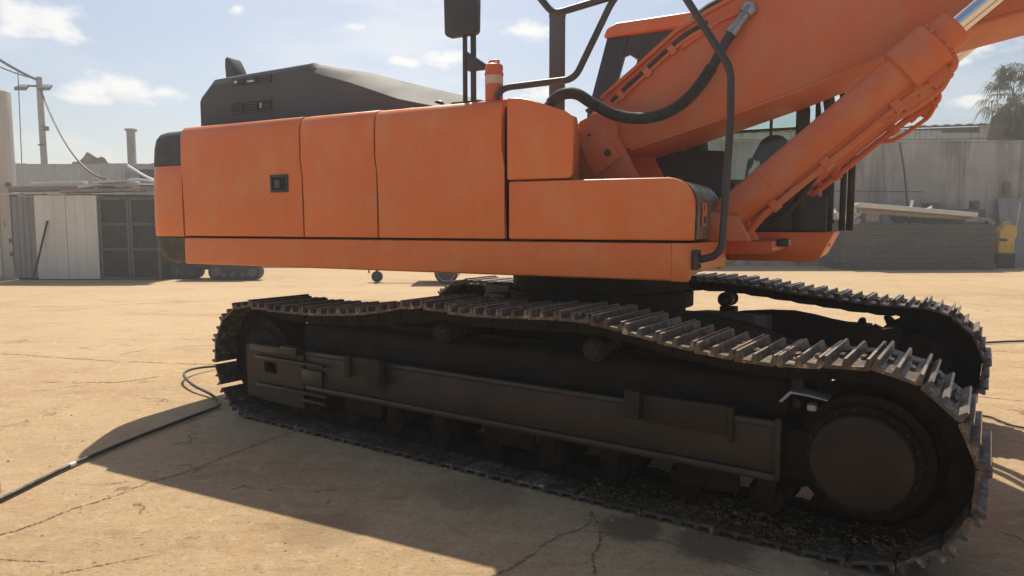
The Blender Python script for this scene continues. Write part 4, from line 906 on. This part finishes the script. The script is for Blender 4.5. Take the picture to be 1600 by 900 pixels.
# utility pole, lamps, cables
up_ = empty('utility_pole', (-22.3, 34, 0)); tag(up_, 'tall grey utility pole with floodlights and cables', 'pole')
MB().tube([(0, 0, 0), (-.05, 0, 8.6)], [.165, .13], 14).build('pole_shaft', 'pole_concrete', up_)
MB().box(-.75, .55, -.2, -.13, 8.12, 8.2).build('cross_arm', 'cage_steel', up_)
for x in (-.68, .42):
    e = MB(); e.add([(x - .28, -.45, 8.05), (x + .28, -.45, 8.05), (x + .2, -.1, 8.25), (x - .2, -.1, 8.25), (x - .28, -.42, 7.9), (x + .28, -.42, 7.9), (x + .2, -.05, 8.15), (x - .2, -.05, 8.15)], [(0, 1, 2, 3), (7, 6, 5, 4), (0, 4, 5, 1), (1, 5, 6, 2), (2, 6, 7, 3), (3, 7, 4, 0)])
    e.build('floodlight', 'cage_steel', up_, .01)
MB().box(.13, .3, -.2, .0, 6.1, 6.3).build('junction_box', 'cage_steel', up_)
MB().box(-.17, .17, -.19, -.15, 5.4, 5.46).build('pole_band', 'cage_steel', up_)
def sag(a, b, s_, n_=16):
    a, b = Vector(a), Vector(b); return [a.lerp(b, k / n_) - Vector((0, 0, s_ * 4 * (k / n_) * (1 - k / n_))) for k in range(n_ + 1)]
for k, (a, b, s_, r, lb) in enumerate((((-22.6, 27, 10.6), (-22.35, 33.8, 8.45), .35, .06, 'thick black cable bundle running down to the pole top'), ((-22.9, 27, 10.2), (-22.45, 33.8, 8.5), .5, .03, 'thin cable sagging just under the thick bundle'),
        ((-22.15, 33.7, 8.1), (-15.6, 27.2, 3.4), .9, .045, 'dark cable sagging from the pole down to the fence'), ((-21.95, 32, 8.5), (-21.7, 31.5, 3.4), .0, .018, 'thin wire hanging straight down left of the pole'))):
    e = MB(); e.tube(sag(a, b, s_), r, 6); tag(e.build('overhead_cable', 'cable'), lb, 'cable')
e = MB(); e.box(-16.3, -16.04, 30.2, 30.45, 0, 5.62); e.box(-16.34, -15.98, 30.15, 30.5, 5.6, 5.7); tag(e.build('steel_post', 'pole_concrete', None, .01), 'lone square steel post rising behind the fence', 'post')

# ---------------- small crawler machine behind the counterweight
mn = empty('mini_excavator', (-8.85, 21.35, 0)); tag(mn, 'small dark crawler machine on rubber tracks behind the counterweight', 'excavator')
for x0, x1, yy in ((-1.62, -.62, .0), (-.12, 1.42, -.62)):
    r = .24; n_ = 10
    pr = [(x0 + r + r * math.cos(R(90 + 180 * k / n_)), r + .0 + r * math.sin(R(90 + 180 * k / n_))) for k in range(n_ + 1)] + [(x1 - r + r * math.cos(R(-90 + 180 * k / n_)), r + r * math.sin(R(-90 + 180 * k / n_))) for k in range(n_ + 1)]
    t_ = MB().prism(pr, yy, yy + .35, 'y').build('rubber_track', 'rubber', mn, .01)
    for k in range(int((x1 - x0) / .09)):
        xx = x0 + .1 + k * .09; MB().box(xx, xx + .045, yy - .012, yy + .34, .475, .497).build('track_lug', 'rubber', t_)
    for xx in (x0 + r, x1 - r): MB().lathe((xx, yy - .03, r), (xx, yy + .05, r), [(0, .05), (0, .12), (.03, .15), (.08, .15)], 18).build('track_wheel', 'cage_steel', t_)
    for k in range(3): MB().lathe((x0 + .45 + k * .28, yy - .025, .16), (x0 + .45 + k * .28, yy + .05, .16), [(0, .06), (.02, .075), (.07, .075)], 14).build('track_wheel', 'cage_steel', t_)
MB().box(-1.0, 1.0, -.4, .5, .3, .62).build('chassis', 'cage_dark', mn, .02)
MB().box(-1.0, 1.0, -.3, .9, .63, 1.35).build('body', 'cage_dark', mn, .08)

# ---------------- trailer behind the machine
tr = empty('trailer', (-1.8, 19.3, 0)); tag(tr, 'flat trailer with white rimmed wheel parked beyond the excavator', 'trailer')
w = MB(); w.lathe((0, -.11, .33), (0, .11, .33), [(0, .20), (0, .29), (.03, .325), (.19, .325), (.22, .29), (.22, .2)], 28); wh = w.build('wheel', 'rubber', tr)
w = MB(); w.lathe((0, -.10, .33), (0, .05, .33), [(0, .02), (.0, .07), (.02, .08), (.025, .15), (.0, .21), (-.015, .24), (.1, .24)], 24); w.build('rim', 'white_rim', wh)
for k in range(5):
    a = k * 1.2566; MB().cyl((.105 * math.cos(a), -.075, .33 + .105 * math.sin(a)), (.105 * math.cos(a), -.055, .33 + .105 * math.sin(a)), .03, 10).build('rim_hole', 'dark_gap', wh)
MB().box(-1.0, 3.0, .2, 1.7, .62, .72).build('chassis', 'cage_steel', tr, .01)
MB().box(-1.0, 3.0, .15, 1.75, .722, 1.2).build('load_bed', 'galvanised', tr, .02)
MB().box(-.45, .45, -.16, .14, .70, .73).build('mudguard', 'cage_steel', tr, .005)
MB().box(-2.3, -1.0, .8, .95, .60, .68).build('drawbar', 'cage_steel', tr, .01)
MB().cyl((-2.05, .75, .25), (-2.05, .75, .95), .04, 12).build('jockey_post', 'cage_steel', tr)
MB().lathe((-2.05, .70, .16), (-2.05, .80, .16), [(0, .05), (0, .13), (.02, .16), (.08, .16), (.1, .13)], 20).build('jockey_wheel', 'rubber', tr)
MB().box(-2.32, -2.28, .82, .86, .25, .62).build('safety_chain', 'cage_steel', tr)
MB().box(.30, .36, -.1, .1, .25, .7).build('mudflap', 'white_rim', tr)

# ================================================================== BACKGROUND RIGHT
wl_ = empty('concrete_wall', (14, 28.6, 0)); tag(wl_, 'high stained grey concrete boundary wall at the right', 'wall')
x = -14.
while x < 22:
    w_ = 3.0; MB().box(x, x + w_ - .006, 0, .25, 0, 4.93).build('wall_panel', 'wall_concrete', wl_, .008); x += w_
MB().box(-14, 22, -.03, .28, 4.932, 5.0).build('wall_coping', 'wall_concrete', wl_, .01)
e = MB(); e.tube([(-14, .1, 5.04), (3, .1, 5.05), (5, .1, 5.10), (7, .1, 5.05), (22, .1, 5.06)], .02, 6); e.build('top_wire', 'cable', wl_)
e = MB(); e.tube([(-1, -.03, 3.0), (2.6, -.03, 2.97)], .018, 6); e.build('conduit', 'cage_steel', wl_)
e = MB(); e.tube([(15.45, 28.45, 4.9), (15.6, 28.3, 3.8), (15.75, 28.0, 1.5)], .035, 8); tag(e.build('steel_rod', 'cage_dark'), 'thin dark rod leaning upright against the concrete wall', 'rod')
# long building behind with patched sheet wall and corrugated roof
bd = empty('sheet_building', (22, 34, 0)); tag(bd, 'long whitewashed sheet building with corrugated roof behind the wall', 'building')
for k in range(8):
    x0 = -14 + k * 1.78
    MB().box(x0, x0 + 1.765, rnd.uniform(0, .05), .1 + rnd.uniform(0, .02), 4.2, 6.12 + rnd.uniform(-.12, .14) * (k > 3)).build('wall_sheet', 'whitewashed_sheet', bd)
MB().add([(.25, .0, 4.2), (.6, .0, 4.2), (.62, .0, 6.05), (.75, 0, 6.2), (.5, 0, 6.5), (.25, 0, 6.35), (.25, .08, 4.2), (.6, .08, 4.2), (.62, .08, 6.05), (.75, .08, 6.2), (.5, .08, 6.5), (.25, .08, 6.35)],
         [(0, 1, 2, 3, 4, 5), (11, 10, 9, 8, 7, 6)] + [(i, i + 6, (i + 1) % 6 + 6, (i + 1) % 6) for i in range(6)]).build('wall_sheet', 'whitewashed_sheet', bd)
MB().prism([(-14, 0), (14, 0), (14, 6.79), (-14, 5.865)], .3, 6, 'y').build('core_wall', 'roof_sheet', bd)
n_ = 260; vs_ = []; fs = []
for i in range(n_ + 1):
    xx = -14.2 + 28.4 * i / n_; zz = .035 * math.sin(2 * math.pi * i / 5)
    zb_ = 6.05 + (xx + 6) * .033
    vs_ += [(xx, -.25, zb_ + zz + .15), (xx, 6.3, zb_ + zz + .9), (xx, 6.3, zb_ + zz + .85), (xx, -.25, zb_ + zz + .09)]
for i in range(n_):
    for k in range(4): fs.append((i * 4 + k, i * 4 + (k + 1) % 4, i * 4 + 4 + (k + 1) % 4, i * 4 + 4 + k))
MB().add(vs_, fs).build('corrugated_roof', 'roof_sheet', bd, smooth=60)
# palm
pl = empty('palm_tree', (21.95, 31.4, 0)); tag(pl, 'fan palm with dead frond skirt rising behind the wall at the right edge', 'tree')
MB().tube([(0, 0, 0), (.05, 0, 4), (.0, 0, 7.2)], [.36, .32, .26], 14).build('trunk', 'palm_dead', pl)
sk_ = MB()
for k in range(900):
    a = rnd.uniform(0, 6.283); z = rnd.uniform(4.4, 6.9); r0 = .32; L_ = rnd.uniform(.8, 1.7); o_ = rnd.uniform(.2, .7) * (.6 + .4 * (z - 4.6) / 3.8)
    ca, sa = math.cos(a), math.sin(a); wd = rnd.uniform(.03, .08)
    sk_.add([(r0 * ca - wd * sa, r0 * sa + wd * ca, z), (r0 * ca + wd * sa, r0 * sa - wd * ca, z), ((r0 + o_) * ca, (r0 + o_) * sa, z - L_ * .55), ((r0 + o_ * .9) * ca, (r0 + o_ * .9) * sa, z - L_)], [(0, 1, 2), (0, 2, 3)])
sk_.build('dead_fronds', 'palm_dead', pl, smooth=0)
cw_ = MB()
for k in range(46):
    a = rnd.uniform(0, 6.283); el = R(rnd.uniform(-40, 85)); st_l = rnd.uniform(.55, 1.15)
    dr = Vector((math.cos(a) * math.cos(el), math.sin(a) * math.cos(el), math.sin(el))); o_ = Vector((0, 0, 7.25)); tip = o_ + dr * st_l
    sd = dr.cross(Vector((0, 0, 1))).normalized(); upv = sd.cross(dr)
    cw_.add([o_ + sd * .02, o_ - sd * .02, tip], [(0, 1, 2)])
    for q in range(22):
        t = (q / 21 - .5) * R(215); L_ = rnd.uniform(.6, 1.0) * (1 - .25 * abs(t) / 1.9)
        d1 = (dr * math.cos(t) + sd * math.sin(t)).normalized(); p1_ = tip + d1 * L_ * .55 + upv * .05; p2_ = tip + d1 * L_ - Vector((0, 0, L_ * rnd.uniform(.25, .8)))
        wv_ = d1.cross(upv).normalized() * .024
        cw_.add([tip, p1_ + wv_, p1_ - wv_, p2_], [(0, 1, 2), (1, 3, 2)])
cw_.build('crown', 'palm_leaf', pl, smooth=0)

# stack of wire mesh panels
ms = empty('mesh_stack', (14.9, 26.6, 0)); tag(ms, 'long grey stack of wire mesh panels before the concrete wall', 'mesh stack')
z = 0.02
for k in range(8):
    h = .205; j = rnd.uniform(-.05, .05); y_ = rnd.uniform(-.04, .04)
    nx = 14; sg = []
    e = MB(); vs_ = []
    for i in range(nx + 1):
        xx = -2.78 + 5.56 * i / nx + j; dz = .02 * math.sin(i * 1.7 + k * .3) + (.02 if i in (0, nx) else 0); yy = -.85 + y_ + .025 * math.sin(i * 2.1 + k)
        vs_ += [(xx, yy, z + dz * .5), (xx, yy, z + h + dz * .5), (xx, .85, z + h), (xx, .85, z)]
    fs = [(0, 1, 2, 3), tuple(nx * 4 + q for q in (3, 2, 1, 0))]
    for i in range(nx):
        for q in range(4): fs.append((i * 4 + q, i * 4 + (q + 1) % 4, i * 4 + 4 + (q + 1) % 4, i * 4 + 4 + q))
    e.add(vs_, fs)
    e.build('mesh_panel', 'wire_mesh', ms, .012, seg=1); z += h + .002
# ragged wire ends
we = MB()
for k in range(520):
    zz = rnd.uniform(.04, 1.68); xx = rnd.uniform(-2.8, 2.8); yy = -.87; L_ = rnd.uniform(.02, .07)
    we.tube([(xx, yy + .03, zz), (xx + rnd.uniform(-.02, .02), yy - L_, zz + rnd.uniform(-.03, .03))], .006, 4)
wo_ = we.build('wire_ends', 'wire_mesh', ms, smooth=0); wo_['kind'] = 'stuff'
ZT = 1.72
board((12.55, 25.95, 2.36), (16.9, 26.0, 2.0), .7, .16, 'pale_board', 'long_board', 'long pale board laid sloping on top of the mesh stack', 'board')
board((12.75, 26.2, 2.14), (17.0, 26.3, 1.86), .5, .14, 'old_wood', 'long_board', 'brown timber under the long pale board on the mesh stack', 'board')
tag(MB().box(13.0, 13.5, 26.0, 26.6, ZT + .02, 2.1).build('crate', 'old_wood', None, .02), 'small wooden crate propping the boards on the mesh stack', 'crate')
rg = MB()
for k in range(26):
    c_ = Vector((rnd.uniform(11.9, 12.75), rnd.uniform(26.0, 26.5), rnd.uniform(ZT + .02, ZT + .42))); u = Vector((rnd.uniform(-1, 1), rnd.uniform(-1, 1), rnd.uniform(-1, 1))).normalized() * rnd.uniform(.1, .22); v = u.orthogonal().normalized() * rnd.uniform(.08, .16); w_ = u.cross(v).normalized() * .015
    rg.add([c_ - u - v, c_ + u - v, c_ + u + v, c_ - u + v, c_ - u - v + w_, c_ + u - v + w_, c_ + u + v + w_, c_ - u + v + w_], [(0, 1, 2, 3), (7, 6, 5, 4), (0, 4, 5, 1), (1, 5, 6, 2), (2, 6, 7, 3), (3, 7, 4, 0)])
tag(rg.build('scrap_heap', 'pale_board', smooth=0), 'heap of white and grey sheet scraps on the left end of the mesh stack', 'scrap', kind='stuff')
rg = MB()
for k in range(30):
    c_ = Vector((rnd.uniform(16.7, 17.75), rnd.uniform(25.95, 26.5), rnd.uniform(ZT + .0, ZT + .16))); s_ = rnd.uniform(.05, .12)
    rg.add([c_ + Vector((a * s_ * 1.4, b * s_, c * s_ * .5)) for a in (-1, 1) for b in (-1, 1) for c in (-1, 1)], [(0, 1, 3, 2), (4, 6, 7, 5), (0, 4, 5, 1), (2, 3, 7, 6), (0, 2, 6, 4), (1, 5, 7, 3)])
tag(rg.build('scrap_heap', 'grey_panel', smooth=0), 'small grey rubble pieces on the right end of the mesh stack', 'scrap', kind='stuff')
def tyre(c_, r, w_, label):
    c_ = Vector(c_); e = MB(); e.lathe(c_ + Vector((0, -w_ / 2, 0)), c_ + Vector((0, w_ / 2, 0)), [(0, r * .55), (0, r * .9), (w_ * .2, r), (w_ * .8, r), (w_, r * .9), (w_, r * .55), (w_ * .5, r * .5)], 28); return tag(e.build('tyre', 'rubber'), label, 'tyre')
tyre((14.62, 26.7, 2.05), .36, .24, 'black tyre standing behind the boards on the mesh stack, left of the pair')
tyre((15.1, 26.75, 2.03), .33, .24, 'black tyre behind the boards on the mesh stack, right of the pair')
e = MB(); e.tube([(14.75, 26.3, 1.9), (14.85, 26.3, 2.55)], .05, 8); e.tube([(14.95, 26.25, 1.95), (15.55, 26.25, 2.3)], .05, 8); tag(e.build('white_bracket', 'white_rim'), 'bent white bracket in front of the tyres', 'bracket')
gt = MB(); gt.box(16.0, 18.3, 27.3, 28.1, .0, 2.25); gt_ = tag(gt.build('green_machine', 'green_paint', None, .06), 'dull green machine casing between mesh stack and concrete wall', 'machine')
MB().box(16.1, 16.55, 27.35, 27.9, 2.251, 2.5).build('machine_cap', 'green_paint', gt_, .03); MB().box(17.85, 18.1, 27.4, 27.7, 2.251, 2.58).build('machine_cap', 'green_paint', gt_, .03)
MB().tube([(16.1, 27.2, 1.9), (18.0, 27.2, 1.92)], .05, 8).build('machine_rail', 'cage_steel', gt_)
# yellow can
yc_ = empty('jerrycan', (18.75, 26.9, 0)); tag(yc_, 'yellow plastic jerrycan hanging beside the right end of the mesh stack', 'jerrycan')
MB().prism([(-.28, .56), (.22, .54), (.30, .62), (.30, 1.0), (.24, 1.06), (.36, 1.14), (.38, 1.45), (.30, 1.60), (-.02, 1.66), (-.16, 1.56), (-.30, 1.40), (-.32, .64)], -.2, .2, 'y').build('can_body', 'yellow_plastic', yc_, .06, seg=3)
MB().box(-.30, -.02, -.215, -.2, 1.02, 1.12).build('can_strap', 'rubber', yc_)
MB().tube(bez([(-.1, -.1, 1.6), (-.1, -.1, 1.72), (.15, -.1, 1.72), (.15, -.1, 1.6)], 5), .03, 8).build('can_handle', 'yellow_plastic', yc_)
MB().box(-.34, .34, -.22, .22, 0, .54).build('can_stand', 'cage_dark', yc_, .02)
# grey door leaf and shovel at the far right
board((19.9, 27.9, .0), (19.9, 28.35, 2.7), .95, .05, 'grey_panel', 'metal_door', 'grey metal door leaf leaning on the wall at the right edge', 'door')
shv = empty('shovel', (19.35, 27.3, 0)); tag(shv, 'long handled shovel leaning by the grey door leaf', 'shovel')
MB().tube([(.0, 0, .45), (.45, .3, 2.5)], .022, 8).build('handle', 'pale_board', shv)
MB().prism([(-.2, .42), (.2, .5), (.24, .12), (.05, .0), (-.2, .05)], -.02, .02, 'y').build('blade', 'steel_grey', shv, .006)
tag(MB().box(19.75, 20.0, 28.45, 28.58, 2.85, 3.35).build('meter_box', 'crack_dirt', None, .01), 'small rusty box fixed on the concrete wall above the shovel', 'box')

# ================================================================== ADDED HAZE, stands in for veiling glare
hm = bpy.data.materials.new('haze'); hm.use_nodes = True; hm.node_tree.nodes.clear()
pv = hm.node_tree.nodes.new('ShaderNodeVolumePrincipled'); mo_ = hm.node_tree.nodes.new('ShaderNodeOutputMaterial')
pv.inputs['Color'].default_value = (1.0, 1.0, 1.0, 1); pv.inputs['Density'].default_value = HAZE; pv.inputs['Anisotropy'].default_value = .55
hm.node_tree.links.new(pv.outputs[0], mo_.inputs['Volume']); MATS['haze'] = hm
hz_ = MB().box(-260, 260, -250, 265, -1.0, 12.5).build('haze', 'haze', smooth=0)
tag(hz_, 'thin haze volume added over the whole yard to veil contrast', 'haze', kind='stuff')
